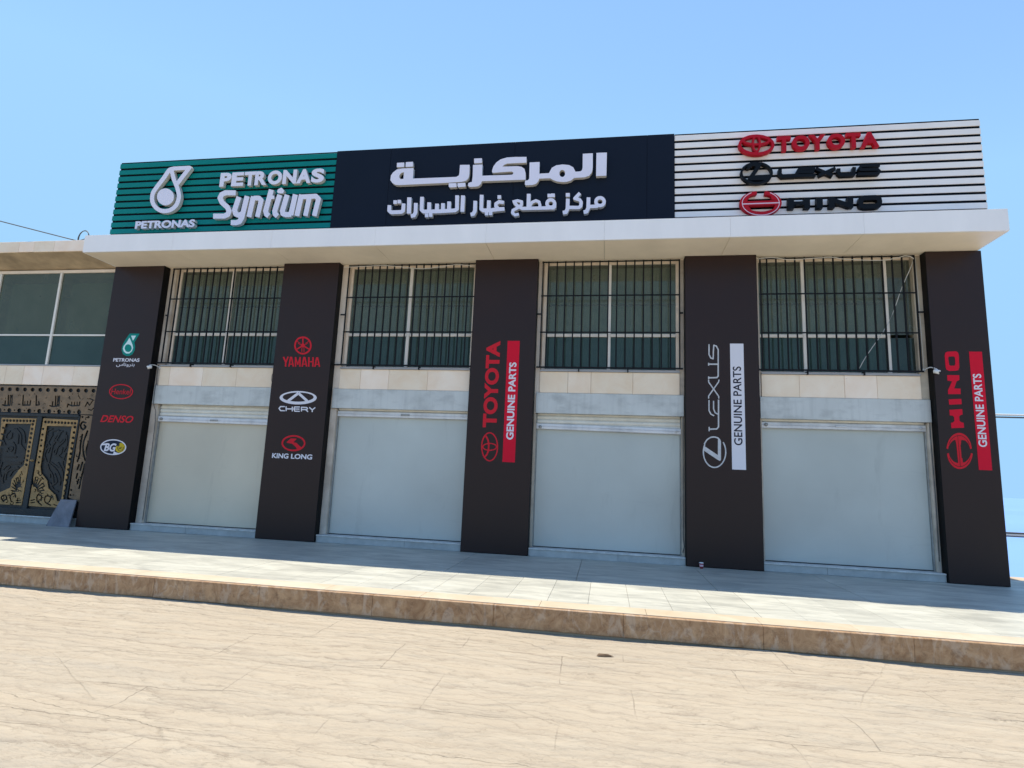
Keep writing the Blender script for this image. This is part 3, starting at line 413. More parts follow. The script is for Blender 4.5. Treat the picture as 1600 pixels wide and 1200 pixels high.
'p2_yam': '4095 3421 4071 3343 4069 3340 4027 3419 3999 3408 4056 3301 4063 3221 4094 3221 4087 3297 4090 3297 4091 3299 4123 3409 4124 3412|4151 3416 4149 3415 4132 3225 4134 3223 4159 3219 4161 3220 4166 3261 4210 3261 4212 3259 4226 3220 4251 3225 4252 3227 4193 3417 4179 3414 4165 3414/4180 3362 4205 3283 4203 3282 4168 3281 4167 3283 4174 3359 4176 3361 4178 3358|4251 3412 4250 3411 4267 3225 4270 3223 4295 3223 4296 3225 4288 3312 4289 3319 4314 3259 4317 3258 4325 3261 4335 3258 4337 3260 4350 3316 4352 3311 4359 3226 4362 3224 4388 3224 4372 3412 4369 3413 4346 3413 4342 3411 4344 3398 4321 3300 4281 3398 4279 3411 4277 3412|4424 3416 4406 3229 4408 3226 4434 3222 4439 3262 4441 3264 4484 3264 4498 3224 4500 3223 4525 3228 4525 3230 4468 3415 4466 3416 4455 3414 4438 3414/4448 3362 4451 3358 4453 3360 4456 3359 4478 3286 4477 3285 4443 3284 4441 3286|4524 3412 4540 3226 4541 3225 4566 3224 4570 3226 4563 3309 4564 3311 4617 3311 4625 3227 4628 3226 4653 3225 4655 3227 4640 3410 4637 3411 4611 3411 4609 3409 4615 3333 4562 3333 4561 3335 4554 3411|4687 3413 4666 3227 4692 3222 4695 3223 4700 3263 4745 3264 4748 3263 4761 3223 4788 3228 4730 3412 4728 3413 4717 3410 4701 3410/4710 3360 4710 3362 4713 3355 4717 3359 4740 3287 4739 3284 4702 3284',
'p2_ring': '4347 1916 4321 1912 4292 1905 4267 1896 4242 1885 4219 1871 4199 1855 4183 1839 4171 1821 4162 1802 4158 1783 4158 1759 4162 1740 4171 1719 4184 1700 4200 1684 4220 1669 4243 1654 4269 1642 4293 1634 4323 1626 4350 1621 4388 1618 4417 1618 4446 1620 4477 1625 4505 1632 4530 1641 4555 1652 4578 1666 4598 1681 4614 1699 4626 1715 4633 1731 4639 1756 4639 1774 4635 1796 4626 1817 4613 1835 4597 1852 4578 1867 4554 1882 4529 1894 4505 1902 4475 1910 4446 1915 4413 1918 4381 1918/4370 1886 4414 1887 4440 1885 4470 1880 4494 1874 4518 1865 4539 1855 4558 1844 4574 1831 4586 1818 4597 1802 4603 1787 4606 1776 4606 1763 4603 1746 4596 1730 4586 1717 4573 1703 4564 1698 4524 1723 4464 1774 4403 1785 4398 1788 4458 1854 4336 1855 4262 1789 4264 1773 4267 1769 4375 1758 4461 1692 4484 1660 4468 1655 4442 1651 4411 1649 4382 1649 4332 1655 4305 1662 4278 1671 4259 1680 4240 1691 4224 1704 4211 1717 4201 1732 4194 1746 4191 1760 4191 1776 4194 1789 4201 1806 4211 1820 4224 1834 4241 1846 4260 1857 4282 1867 4304 1875 4330 1881',
'p3_ovals': '8118 2084 8102 2081 8084 2074 8063 2061 8045 2044 8030 2025 8017 2004 8004 1974 7995 1948 7988 1918 7984 1886 7982 1855 7982 1821 7985 1789 7990 1760 7999 1724 8008 1695 8020 1669 8034 1644 8052 1620 8068 1603 8086 1589 8108 1578 8127 1572 8149 1570 8170 1574 8188 1581 8209 1594 8226 1609 8240 1627 8255 1652 8267 1678 8276 1705 8283 1734 8288 1771 8290 1799 8290 1831 8287 1865 8282 1896 8274 1927 8265 1956 8253 1982 8238 2010 8223 2031 8206 2049 8187 2065 8167 2076 8145 2083/8109 2060 8125 2062 8138 2061 8157 2055 8174 2046 8188 2035 8205 2017 8220 1997 8231 1976 8244 1948 8252 1921 8259 1893 8264 1861 8264 1847 8256 1859 8247 1866 8236 1874 8214 1884 8179 1892 8152 1895 8130 1894 8128 1896 8117 1941 8102 1977 8091 1995 8063 2029 8080 2045 8093 2053/8043 2002 8044 2004 8047 2003 8055 1993 8076 1963 8089 1932 8099 1893 8095 1890 8058 1879 8034 1867 8016 1851 8009 1840 8007 1832 8005 1837 8005 1853 8007 1885 8011 1914 8018 1943 8026 1967/8132 1873 8134 1875 8150 1875 8180 1872 8196 1868 8218 1861 8234 1851 8246 1840 8249 1829 8247 1816 8239 1807 8232 1800 8208 1787 8171 1777 8136 1774 8134 1776 8134 1826/8090 1869 8099 1871 8102 1869 8105 1793 8104 1777 8101 1776 8068 1783 8049 1792 8034 1804 8028 1812 8026 1819 8028 1833 8036 1842 8044 1849 8065 1861/8007 1806 8008 1808 8011 1800 8020 1790 8039 1775 8064 1764 8100 1756 8098 1743 8093 1725 8081 1698 8070 1682 8053 1661 8050 1661 8041 1678 8030 1704 8021 1730 8013 1761/8266 1809 8267 1806 8267 1799 8265 1767 8261 1738 8253 1709 8246 1685 8235 1661 8223 1642 8209 1624 8195 1611 8179 1601 8164 1595 8148 1592 8132 1594 8115 1599 8099 1608 8084 1619 8069 1635 8094 1664 8106 1683 8121 1715 8132 1754 8175 1758 8204 1765 8220 1771 8240 1782 8251 1790 8259 1798',
'p4_em': '11916 2126 11892 2121 11875 2114 11848 2096 11832 2083 11817 2068 11806 2053 11778 2005 11776 1999 11776 1995 11782 1987 11773 1964 11767 1942 11759 1895 11757 1870 11759 1825 11766 1779 11771 1757 11780 1732 11796 1698 11806 1682 11831 1651 11846 1637 11860 1626 11891 1611 11908 1606 11927 1603 11943 1603 11960 1605 11976 1608 11993 1614 12010 1622 12026 1633 12043 1647 12067 1672 12091 1708 12111 1749 12123 1789 12128 1811 12134 1858 12133 1908 12127 1952 12115 1996 12097 2035 12091 2038 12084 2037 12080 2032 12079 2024 12096 1985 12103 1966 12111 1926 12113 1902 12114 1860 12109 1816 12098 1774 12084 1736 12064 1701 12041 1673 12015 1650 11986 1633 11958 1625 11929 1624 11913 1627 11899 1631 11873 1644 11847 1665 11824 1692 11814 1709 11798 1743 11790 1765 11785 1784 11779 1826 11778 1871 11780 1885 11784 1879 11995 1740 12030 1723 12047 1742 12051 2046 12035 2087 12030 2086 12021 2100 12011 2109 11993 2118 11966 2125 11935 2128/11915 2103 11947 2105 11973 2100 11992 2094 12000 2089 12007 2081 12003 2079 11999 1822 11998 1818 11792 1955 11800 1980 11799 1985 11795 1990 11796 1993 11822 2038 11834 2055 11846 2067 11873 2087 11897 2099',
'p4_lex': '11869 3702 11868 3700 11866 3520 11894 3456 11899 3451 11942 3436 11948 3437 11953 3443 11959 3580 11966 3667 11968 3669 11991 3661 12017 3605 12014 3369 12012 3367 11881 3366 11878 3367 11878 3376 11876 3377 11860 3377 11858 3373 11858 3331 11860 3328 11875 3328 11877 3331 11877 3339 11881 3341 12011 3342 12013 3341 12010 3156 11994 3136 11990 3135 11878 3131 11875 3132 11875 3140 11873 3141 11858 3141 11856 3137 11855 3096 11857 3093 11873 3093 11875 3096 11875 3104 11878 3106 12000 3111 12007 3114 12030 3142 12033 3151 12038 3611 12005 3680 11958 3696 11953 3695 11949 3692 11946 3686 11938 3580 11934 3465 11932 3463 11914 3469 11911 3472 11887 3526 11889 3700 11887 3703|12026 3090 12024 3087 12016 3051 11944 2944 11875 3048 11874 3085 11873 3086 11855 3085 11855 3041 11931 2927 11854 2810 11852 2805 11852 2764 11854 2761 11869 2762 11871 2764 11872 2802 11943 2908 12015 2800 12017 2765 12035 2765 12035 2806 11956 2927 12034 3043 12043 3085 12042 3087|11858 2737 11856 2557 11886 2493 11943 2462 11953 2479 11902 2507 11875 2563 11877 2734 11877 2737|12011 2747 12010 2745 12007 2518 12005 2514 11972 2530 11950 2589 11951 2722 11949 2725 11933 2725 11931 2722 11930 2586 11957 2516 12005 2491 12006 2488 12004 2292 11982 2264 11979 2263 11879 2257 11874 2259 11874 2284 11856 2283 11855 2210 11873 2210 11874 2229 11876 2232 11992 2241 12026 2284 12033 2746 12032 2747',
'p5_em': '15611 2292 15596 2288 15578 2280 15559 2268 15543 2256 15524 2238 15510 2221 15496 2202 15481 2177 15469 2153 15459 2129 15449 2099 15437 2045 15458 2033 15469 2070 15477 2089 15486 2108 15507 2138 15534 2166 15557 2183 15574 2178 15583 2114 15588 1833 15585 1822 15583 1822 15554 1830 15536 1839 15520 1851 15500 1874 15483 1903 15476 1921 15471 1940 15466 1974 15464 1975 15440 1963 15441 1933 15445 1907 15450 1881 15465 1836 15477 1813 15490 1793 15503 1777 15516 1764 15532 1751 15551 1741 15567 1735 15586 1731 15605 1731 15622 1733 15644 1739 15661 1746 15678 1756 15696 1769 15711 1783 15730 1804 15744 1823 15757 1844 15770 1869 15780 1893 15789 1919 15796 1946 15802 1975 15779 1986 15768 1950 15760 1932 15750 1913 15730 1883 15715 1867 15690 1846 15680 1840 15655 1831 15651 1901 15642 1904 15639 2105 15639 2108 15644 2108 15645 2111 15656 2183 15659 2185 15699 2180 15702 2182 15716 2172 15728 2159 15747 2133 15756 2114 15766 2080 15771 2045 15773 2044 15795 2057 15793 2084 15790 2113 15785 2139 15778 2163 15770 2187 15759 2209 15748 2226 15733 2247 15720 2261 15704 2273 15688 2283 15671 2289 15652 2294 15635 2295/15608 2254 15630 2257 15652 2256 15669 2252 15685 2245 15703 2233 15719 2220 15730 2207 15744 2186 15756 2163 15763 2144 15771 2117 15764 2115 15757 2138 15749 2159 15738 2181 15726 2199 15714 2213 15698 2227 15682 2237 15666 2244 15649 2248 15630 2249 15614 2246 15619 1776 15620 1774 15625 1775 15642 1780 15659 1787 15678 1799 15694 1812 15710 1828 15726 1848 15739 1869 15750 1889 15759 1910 15761 1913 15766 1911 15756 1887 15743 1862 15729 1841 15714 1822 15701 1809 15681 1792 15663 1781 15644 1772 15624 1767 15603 1765 15588 1766 15574 1769 15553 1776 15535 1788 15521 1799 15507 1814 15493 1835 15482 1855 15473 1876 15467 1897 15467 1900 15473 1903 15480 1879 15489 1858 15500 1838 15511 1822 15524 1807 15540 1794 15556 1784 15572 1778 15589 1774 15606 1773 15610 1773 15612 1776 15608 2245 15593 2241 15576 2233 15560 2223 15543 2209 15527 2192 15511 2172 15498 2151 15487 2129 15477 2108 15475 2105 15470 2108 15480 2132 15493 2156 15507 2178 15522 2198 15538 2215 15556 2229 15577 2242 15594 2250',
'p5_hino': '15664 3604 15557 3599 15528 3582 15526 3579 15514 3536 15515 3348 15523 3305 15525 3303 15559 3283 15660 3288 15692 3297 15711 3340 15719 3548 15709 3588 15683 3605/15608 3520 15642 3522 15660 3505 15659 3403 15645 3373 15643 3371 15588 3368 15567 3386 15562 3496 15575 3518|15528 3215 15527 3212 15526 3125 15591 3115 15521 2968 15520 2908 15700 2911 15704 3001 15617 3000 15614 3002 15656 3116 15696 3138 15698 3140 15702 3215 15700 3217|15687 2835 15525 2824 15523 2821 15525 2740 15528 2738 15702 2751 15704 2754 15703 2835|15694 2673 15520 2656 15522 2567 15526 2566 15561 2566 15580 2540 15580 2481 15558 2456 15532 2449 15530 2446 15530 2365 15711 2378 15709 2458 15679 2463 15655 2481 15653 2485 15653 2553 15676 2578 15704 2585 15704 2673',
'door_header': '-2653 2761 -2659 2755 -2540 2211 -2380 2210 -2375 2215 -2395 2244 -2387 2273 -2363 2289 -2335 2290 -2304 2275 -2284 2246 -2288 2223 -2297 2209 -2132 2210 -2129 2215 -2149 2244 -2144 2270 -2121 2289 -2093 2290 -2058 2275 -2040 2246 -2044 2221 -2055 2211 -1884 2209 -1884 2215 -1905 2243 -1899 2273 -1874 2290 -1846 2290 -1814 2275 -1799 2252 -1801 2223 -1813 2211 -1809 2209 -1632 2209 -1648 2220 -1662 2243 -1658 2272 -1635 2290 -1601 2291 -1571 2275 -1557 2252 -1559 2223 -1571 2210 -1395 2208 -1391 2209 -1408 2220 -1421 2243 -1417 2272 -1391 2290 -1364 2291 -1331 2274 -1317 2252 -1319 2222 -1333 2211 -1152 2208 -1168 2220 -1181 2243 -1178 2272 -1155 2291 -1128 2291 -1121 2291 -1091 2275 -1078 2251 -1081 2222 -1096 2211 -1092 2209 -918 2208 -911 2209 -930 2220 -944 2243 -941 2272 -918 2290 -887 2292 -854 2274 -841 2251 -845 2222 -858 2210 -679 2208 -675 2209 -694 2220 -707 2243 -705 2272 -681 2291 -655 2292 -648 2292 -619 2275 -605 2251 -609 2222 -625 2211 -619 2208 -441 2208 -458 2220 -472 2243 -470 2272 -446 2295 -447 2311 -440 2308 -431 2294 -418 2294 -413 2302 -422 2319 -416 2320 -403 2302 -407 2290 -383 2274 -371 2251 -376 2222 -392 2211 -389 2209 -68 2207 -56 2764 -63 2767/-2388 2730 -2359 2730 -2335 2719 -2326 2713 -2312 2689 -2317 2662 -2341 2645 -2377 2647 -2400 2660 -2414 2682 -2413 2711/-2205 2727 -2172 2731 -2136 2710 -2123 2687 -2126 2669 -2130 2661 -2148 2647 -2182 2645 -2213 2661 -2227 2691 -2222 2715/-2013 2730 -1978 2730 -1950 2714 -1936 2684 -1943 2660 -1961 2647 -1995 2645 -2027 2665 -2040 2688 -2036 2710/-1830 2727 -1792 2731 -1762 2711 -1749 2687 -1753 2669 -1775 2647 -1810 2646 -1838 2662 -1852 2692 -1846 2715/-1636 2731 -1608 2731 -1585 2719 -1564 2691 -1571 2661 -1591 2647 -1625 2647 -1648 2660 -1664 2683 -1662 2713/-1459 2728 -1424 2732 -1391 2712 -1379 2688 -1383 2665 -1407 2647 -1434 2647 -1467 2663 -1481 2692 -1475 2716/-1268 2731 -1241 2732 -1217 2720 -1209 2715 -1196 2692 -1201 2664 -1224 2647 -1259 2650 -1282 2663 -1295 2684 -1293 2713/-1091 2729 -1059 2732 -1024 2712 -1012 2689 -1016 2671 -1019 2663 -1036 2650 -1069 2647 -1100 2664 -1113 2693 -1107 2717/-905 2732 -871 2731 -844 2715 -831 2686 -838 2663 -855 2650 -888 2648 -919 2667 -931 2690 -927 2712/-727 2729 -691 2732 -661 2713 -649 2690 -653 2672 -675 2650 -708 2649 -736 2665 -749 2694 -743 2717/-539 2732 -511 2733 -489 2721 -469 2693 -476 2664 -496 2650 -529 2650 -552 2662 -567 2685 -565 2715/-367 2730 -333 2733 -301 2713 -290 2690 -294 2667 -318 2650 -344 2649 -376 2666 -389 2694 -383 2718/-182 2733 -155 2734 -132 2722 -124 2717 -112 2694 -117 2667 -140 2650 -173 2652 -195 2665 -208 2686 -206 2715/-1544 2626 -1532 2627 -1531 2621 -1544 2615 -1547 2603 -1539 2594 -1518 2590 -1517 2584 -1537 2583 -1555 2597 -1558 2614/-669 2637 -654 2642 -632 2631 -626 2615 -639 2598 -652 2597 -655 2602 -637 2614 -640 2626/-533 2634 -514 2638 -492 2626 -485 2612 -494 2594 -440 2531 -436 2526 -439 2518 -445 2515 -455 2520 -505 2576 -506 2588 -518 2594 -498 2606 -501 2623 -519 2629 -537 2618 -541 2622/-185 2629 -163 2633 -141 2618 -146 2611 -168 2625 -182 2617 -179 2600 -159 2589 -161 2584 -179 2589 -191 2600 -195 2611/-2194 2573 -2175 2573 -2164 2561 -2130 2364 -2126 2380 -2147 2568 -2139 2575 -2125 2575 -2108 2559 -2098 2576 -2084 2576 -2074 2569 -2052 2422 -2028 2411 -2028 2407 -2047 2405 -2043 2345 -2055 2335 -2069 2338 -2076 2345 -2095 2480 -2106 2515 -2088 2374 -2090 2338 -2103 2334 -2218 2327 -2291 2342 -2299 2346 -2307 2358 -2297 2371 -2244 2365 -2252 2441 -2246 2453 -2239 2456 -2224 2452 -2217 2442 -2206 2360 -2171 2363 -2200 2561/-1922 2578 -1908 2578 -1895 2573 -1884 2561 -1884 2549 -1888 2549 -1903 2567 -1917 2569 -1928 2560 -1927 2548 -1933 2545 -1937 2548 -1938 2567/-1831 2580 -1817 2582 -1802 2569 -1775 2377 -1761 2377 -1757 2381 -1769 2440 -1767 2446 -1756 2451 -1742 2440 -1728 2379 -1700 2378 -1694 2383 -1707 2447 -1707 2453 -1696 2459 -1683 2453 -1676 2436 -1659 2430 -1649 2419 -1647 2413 -1652 2410 -1669 2426 -1676 2424 -1667 2383 -1659 2379 -1639 2379 -1634 2384 -1638 2460 -1623 2469 -1608 2462 -1604 2455 -1597 2362 -1600 2354 -1613 2350 -1789 2346 -1806 2351 -1812 2363 -1837 2568/-1690 2582 -1674 2587 -1659 2580 -1651 2566 -1654 2552 -1660 2549 -1664 2554 -1663 2571/-1510 2574 -1495 2576 -1482 2563 -1454 2388 -1450 2384 -1417 2389 -1439 2447 -1437 2455 -1425 2461 -1407 2453 -1377 2378 -1385 2363 -1451 2354 -1463 2348 -1477 2352 -1485 2364 -1517 2562/-1041 2578 -1028 2578 -1015 2566 -988 2375 -983 2371 -979 2375 -997 2573 -989 2579 -976 2578 -963 2567 -956 2548 -959 2567 -950 2579 -936 2579 -924 2568 -902 2348 -917 2342 -940 2359 -945 2347 -957 2341 -1069 2334 -1147 2352 -1156 2366 -1145 2378 -1096 2369 -1094 2373 -1102 2448 -1100 2455 -1087 2461 -1073 2456 -1068 2449 -1058 2368 -1023 2369 -1049 2566/-714 2572 -701 2573 -696 2567 -672 2509 -672 2504 -680 2499 -690 2503 -709 2547 -722 2542 -729 2531 -716 2513 -728 2514 -737 2525 -735 2544 -714 2555/-1261 2538 -1244 2539 -1233 2533 -1234 2525 -1249 2531 -1259 2527 -1255 2515 -1238 2509 -1244 2503 -1258 2506 -1267 2515 -1270 2526/-2247 2513 -2238 2517 -2232 2513 -2243 2495 -2222 2476 -2236 2475 -2247 2483 -2254 2501/-278 2546 -270 2546 -267 2529 -255 2523 -238 2535 -219 2538 -108 2505 -102 2492 -111 2486 -141 2492 -137 2480 -191 2382 -204 2382 -235 2409 -244 2422 -258 2427 -286 2362 -291 2357 -302 2356 -310 2361 -311 2373 -272 2469 -254 2466 -203 2413 -161 2491 -150 2497 -235 2522 -247 2515 -260 2515 -279 2529/-2338 2487 -2315 2486 -2304 2476 -2303 2463 -2309 2462 -2315 2476 -2327 2480 -2338 2467 -2345 2469 -2345 2481/-383 2527 -369 2531 -358 2527 -360 2520 -373 2521 -379 2515 -375 2504 -383 2500 -389 2515/-905 2476 -903 2480 -890 2479 -874 2469 -869 2453 -876 2440 -882 2438 -886 2441 -880 2453 -883 2464/-453 2468 -436 2469 -425 2457 -422 2382 -431 2368 -614 2356 -691 2381 -697 2378 -704 2335 -722 2331 -733 2340 -730 2404 -725 2416 -712 2418 -634 2395 -645 2452 -640 2461 -627 2461 -619 2453 -607 2389 -600 2387 -572 2390 -579 2453 -568 2464 -553 2454 -542 2391 -508 2394 -518 2455 -508 2465 -496 2461 -492 2455 -481 2398 -462 2395 -457 2398 -459 2456/-1544 2439 -1522 2441 -1510 2428 -1512 2423 -1519 2425 -1527 2433 -1541 2427 -1548 2433/-1267 2410 -1252 2407 -1236 2393 -1241 2388 -1257 2399 -1271 2400 -1287 2383 -1291 2392 -1285 2403/-1901 2390 -1860 2390 -1852 2385 -1848 2374 -1862 2365 -1903 2366 -1914 2378 -1912 2384/-1285 2334 -1264 2332 -1253 2323 -1283 2324 -1289 2316 -1286 2305 -1278 2299 -1256 2294 -1262 2289 -1283 2291 -1298 2304 -1299 2322/-893 2337 -877 2341 -859 2332 -868 2328 -882 2331 -890 2325 -891 2313 -900 2322/-982 2329 -976 2334 -970 2329 -977 2312 -962 2298 -947 2301 -940 2321 -933 2318 -931 2307 -937 2295 -953 2288 -975 2294 -987 2311/-1700 2307 -1694 2312 -1685 2307 -1678 2295 -1681 2284 -1694 2278 -1700 2283 -1688 2295/-109 2343 -93 2346 -85 2332 -134 2280 -153 2282 -214 2301 -222 2306 -222 2318 -213 2322 -150 2304 -144 2306/-2231 2265 -2220 2270 -2202 2266 -2192 2254 -2194 2242 -2206 2235 -2228 2240 -2235 2253/-1986 2265 -1972 2269 -1957 2265 -1949 2254 -1952 2239 -1972 2234 -1986 2242 -1991 2253/-1742 2265 -1726 2268 -1710 2260 -1706 2248 -1712 2236 -1732 2234 -1744 2241 -1748 2253/-1500 2265 -1481 2266 -1470 2260 -1465 2248 -1474 2234 -1487 2232 -1503 2241 -1507 2253/-1259 2265 -1244 2266 -1229 2255 -1227 2242 -1237 2231 -1251 2232 -1264 2241 -1267 2253/-1018 2264 -1009 2265 -995 2260 -988 2248 -991 2236 -1003 2230 -1022 2235 -1030 2247 -1028 2258/-790 2258 -776 2264 -760 2259 -752 2248 -755 2236 -763 2230 -783 2233 -794 2247/-554 2258 -544 2263 -526 2259 -517 2248 -519 2236 -531 2229 -551 2234 -559 2247|-953 2460 -946 2405 -942 2402 -942 2423',
'door_plate_r': '-1232 2102 -1237 2096 -1236 1895 -1231 1890 -1220 1905 -1201 1908 -1186 1902 -1173 1885 -1179 1868 -1191 1860 -1205 1860 -1225 1872 -1238 1892 -1238 897 -1202 775 -1207 910 -1197 918 -1177 917 -1152 922 -1125 913 -1125 902 -1108 886 -1133 768 -1127 763 -1076 854 -1087 875 -1083 892 -1074 894 -1066 889 -1062 870 -1048 867 -1042 872 -1047 899 -1064 915 -1060 925 -1047 926 -980 880 -978 869 -988 863 -1019 878 -1027 858 -1044 847 -1085 770 -1066 758 -1016 806 -1003 807 -996 803 -979 815 -972 814 -965 808 -973 786 -968 775 -956 767 -936 764 -931 754 -939 748 -966 752 -981 762 -998 781 -1095 686 -1085 686 -977 741 -952 746 -933 737 -932 726 -948 725 -978 702 -967 689 -945 679 -943 671 -925 666 -920 655 -922 649 -932 644 -996 635 -1002 629 -1003 618 -996 607 -983 601 -970 603 -953 615 -941 610 -940 604 -954 589 -979 582 -983 564 -974 556 -962 563 -954 559 -952 549 -958 543 -954 526 -941 523 -923 530 -913 523 -925 508 -952 504 -961 443 -977 440 -1000 459 -1013 452 -1011 445 -995 431 -1004 419 -932 377 -926 368 -930 357 -940 353 -951 356 -1051 416 -1079 443 -1093 476 -1099 509 -1098 542 -1088 568 -1060 582 -1050 605 -1031 613 -1024 610 -1025 628 -1085 622 -1097 625 -1104 636 -1095 647 -1115 657 -1108 674 -1126 679 -1133 693 -1156 709 -1177 718 -1210 718 -1217 721 -1232 761 -1238 759 -1238 336 -476 336 -467 538 -489 565 -486 581 -466 593 -464 643 -480 653 -490 669 -486 686 -461 703 -460 742 -481 757 -490 773 -484 792 -473 800 -459 802 -456 847 -482 862 -491 878 -485 896 -473 905 -454 908 -453 952 -483 967 -491 984 -486 1000 -478 1006 -451 1013 -449 1057 -478 1068 -492 1089 -486 1106 -474 1115 -447 1113 -446 1163 -464 1166 -478 1173 -492 1195 -486 1212 -474 1220 -446 1219 -442 1269 -464 1271 -480 1279 -493 1301 -490 1312 -474 1326 -455 1327 -440 1320 -438 1376 -464 1377 -481 1385 -493 1407 -491 1419 -474 1432 -455 1433 -439 1426 -434 1482 -439 1488 -445 1484 -464 1483 -482 1492 -494 1514 -491 1525 -475 1539 -455 1539 -433 1524 -430 1595 -434 1599 -445 1591 -472 1593 -487 1602 -494 1621 -492 1633 -475 1645 -455 1646 -441 1638 -432 1628 -426 1708 -429 1717 -431 1708 -445 1698 -465 1697 -485 1706 -495 1723 -492 1740 -475 1752 -456 1752 -425 1732 -415 2083/-1199 2051 -1176 2056 -1154 2046 -1143 2024 -1145 2012 -1159 2001 -1182 2000 -1203 2011 -1212 2028 -1207 2045/-1116 2053 -1088 2053 -1073 2044 -1066 2031 -1067 2011 -1084 1998 -1105 1998 -1120 2006 -1132 2024 -1130 2041/-1041 2049 -1015 2054 -992 2039 -986 2028 -988 2011 -1004 1997 -1024 1997 -1045 2009 -1054 2026 -1049 2043/-957 2052 -935 2053 -912 2036 -906 2024 -908 2013 -924 1997 -944 1996 -968 2011 -974 2022 -972 2039/-883 2048 -875 2052 -855 2051 -835 2038 -829 2026 -831 2009 -844 1997 -864 1995 -888 2008 -896 2025 -893 2040/-798 2050 -782 2051 -767 2045 -759 2040 -749 2023 -753 2005 -771 1995 -791 1995 -806 2003 -818 2021 -815 2038/-726 2046 -702 2050 -679 2036 -673 2025 -674 2008 -691 1994 -711 1994 -731 2006 -739 2023 -737 2035/-642 2048 -622 2049 -603 2038 -596 2027 -598 2004 -612 1993 -639 1996 -651 2003 -662 2019 -658 2037/-569 2045 -543 2047 -524 2035 -517 2023 -518 2006 -533 1993 -553 1991 -576 2005 -583 2022 -580 2035/-495 2041 -471 2047 -449 2038 -438 2020 -443 2001 -460 1991 -480 1992 -495 2000 -506 2018 -503 2035/-1125 1949 -545 1953 -539 1949 -507 465 -596 461 -604 464 -666 578 -852 702 -908 855 -1050 977 -1054 955 -1063 943 -1075 937 -1095 936 -1124 950 -1143 979 -1164 982 -1173 989 -1173 995 -1161 1000 -1156 1009 -1136 1010 -1146 1025 -1159 1027 -1178 1022 -1186 1028 -1182 1038 -1163 1045 -1143 1043 -1123 1030 -1115 1014 -1121 986 -1099 956 -1092 953 -1079 957 -1073 965 -1073 977 -1063 988 -1082 1004 -1119 1126/-486 1961 -476 1967 -456 1967 -439 1957 -429 1940 -432 1923 -446 1913 -465 1911 -487 1922 -497 1938 -493 1956/-476 1859 -456 1860 -441 1852 -428 1832 -432 1815 -446 1805 -472 1806 -486 1814 -496 1830 -493 1848/-1213 1792 -1191 1792 -1175 1782 -1169 1770 -1171 1759 -1182 1747 -1202 1746 -1221 1757 -1227 1769 -1225 1780/-1208 1678 -1189 1679 -1170 1668 -1164 1656 -1166 1645 -1180 1632 -1200 1633 -1216 1643 -1222 1655 -1220 1666/-1203 1564 -1179 1563 -1166 1554 -1159 1543 -1165 1526 -1177 1518 -1190 1518 -1205 1524 -1218 1541 -1216 1552/-1199 1451 -1177 1451 -1161 1440 -1155 1429 -1157 1418 -1168 1406 -1188 1405 -1206 1416 -1213 1427 -1211 1439/-1194 1337 -1175 1339 -1157 1327 -1150 1316 -1152 1305 -1166 1292 -1186 1293 -1202 1303 -1208 1314 -1206 1326/-1188 1225 -1165 1224 -1152 1215 -1146 1204 -1151 1187 -1163 1180 -1176 1179 -1191 1185 -1203 1202 -1201 1213/-1176 677 -1157 682 -1142 678 -1126 668 -1119 657 -1119 640 -1135 623 -1151 620 -1162 627 -1160 635 -1142 643 -1139 651 -1148 661 -1173 665/-864 591 -857 596 -837 592 -822 582 -812 565 -771 555 -742 541 -751 557 -778 568 -775 578 -748 575 -726 562 -713 562 -707 554 -682 484 -691 479 -701 483 -720 527 -732 515 -739 481 -760 433 -772 427 -786 430 -793 419 -788 409 -725 387 -720 373 -727 365 -740 364 -852 403 -893 430 -907 463 -909 501 -902 534 -883 559 -837 570 -861 581/-1123 480 -1116 479 -1108 469 -1112 460 -1205 432 -1218 437 -1221 442 -1216 452/-1112 425 -1105 424 -1097 415 -1097 409 -1107 403 -1197 388 -1203 389 -1212 398 -1211 404 -1201 410/-672 397 -663 402 -582 384 -571 380 -569 369 -578 364 -659 382 -669 386|-1169 844 -1170 794 -1164 783 -1152 834 -1155 839|-1161 903 -1173 894 -1173 872 -1166 863 -1152 856 -1146 861 -1136 896 -1148 904|-1051 551 -1063 538 -1065 510 -1059 477 -1049 456 -1037 444 -1032 462 -1023 472 -1010 477 -990 475 -987 519 -990 530 -1004 541|-1092 753 -1106 730 -1099 725 -1082 742 -1081 748|-1007 692 -1086 653 -1071 651 -969 667 -966 669 -985 680 -994 691 -1001 695|-1027 595 -1036 589 -1038 581 -1003 572 -994 585 -1015 599|-852 537 -864 531 -870 519 -875 492 -873 464 -862 443 -838 427 -816 419 -809 434 -791 446 -768 508 -778 513 -775 524 -781 529 -813 537',
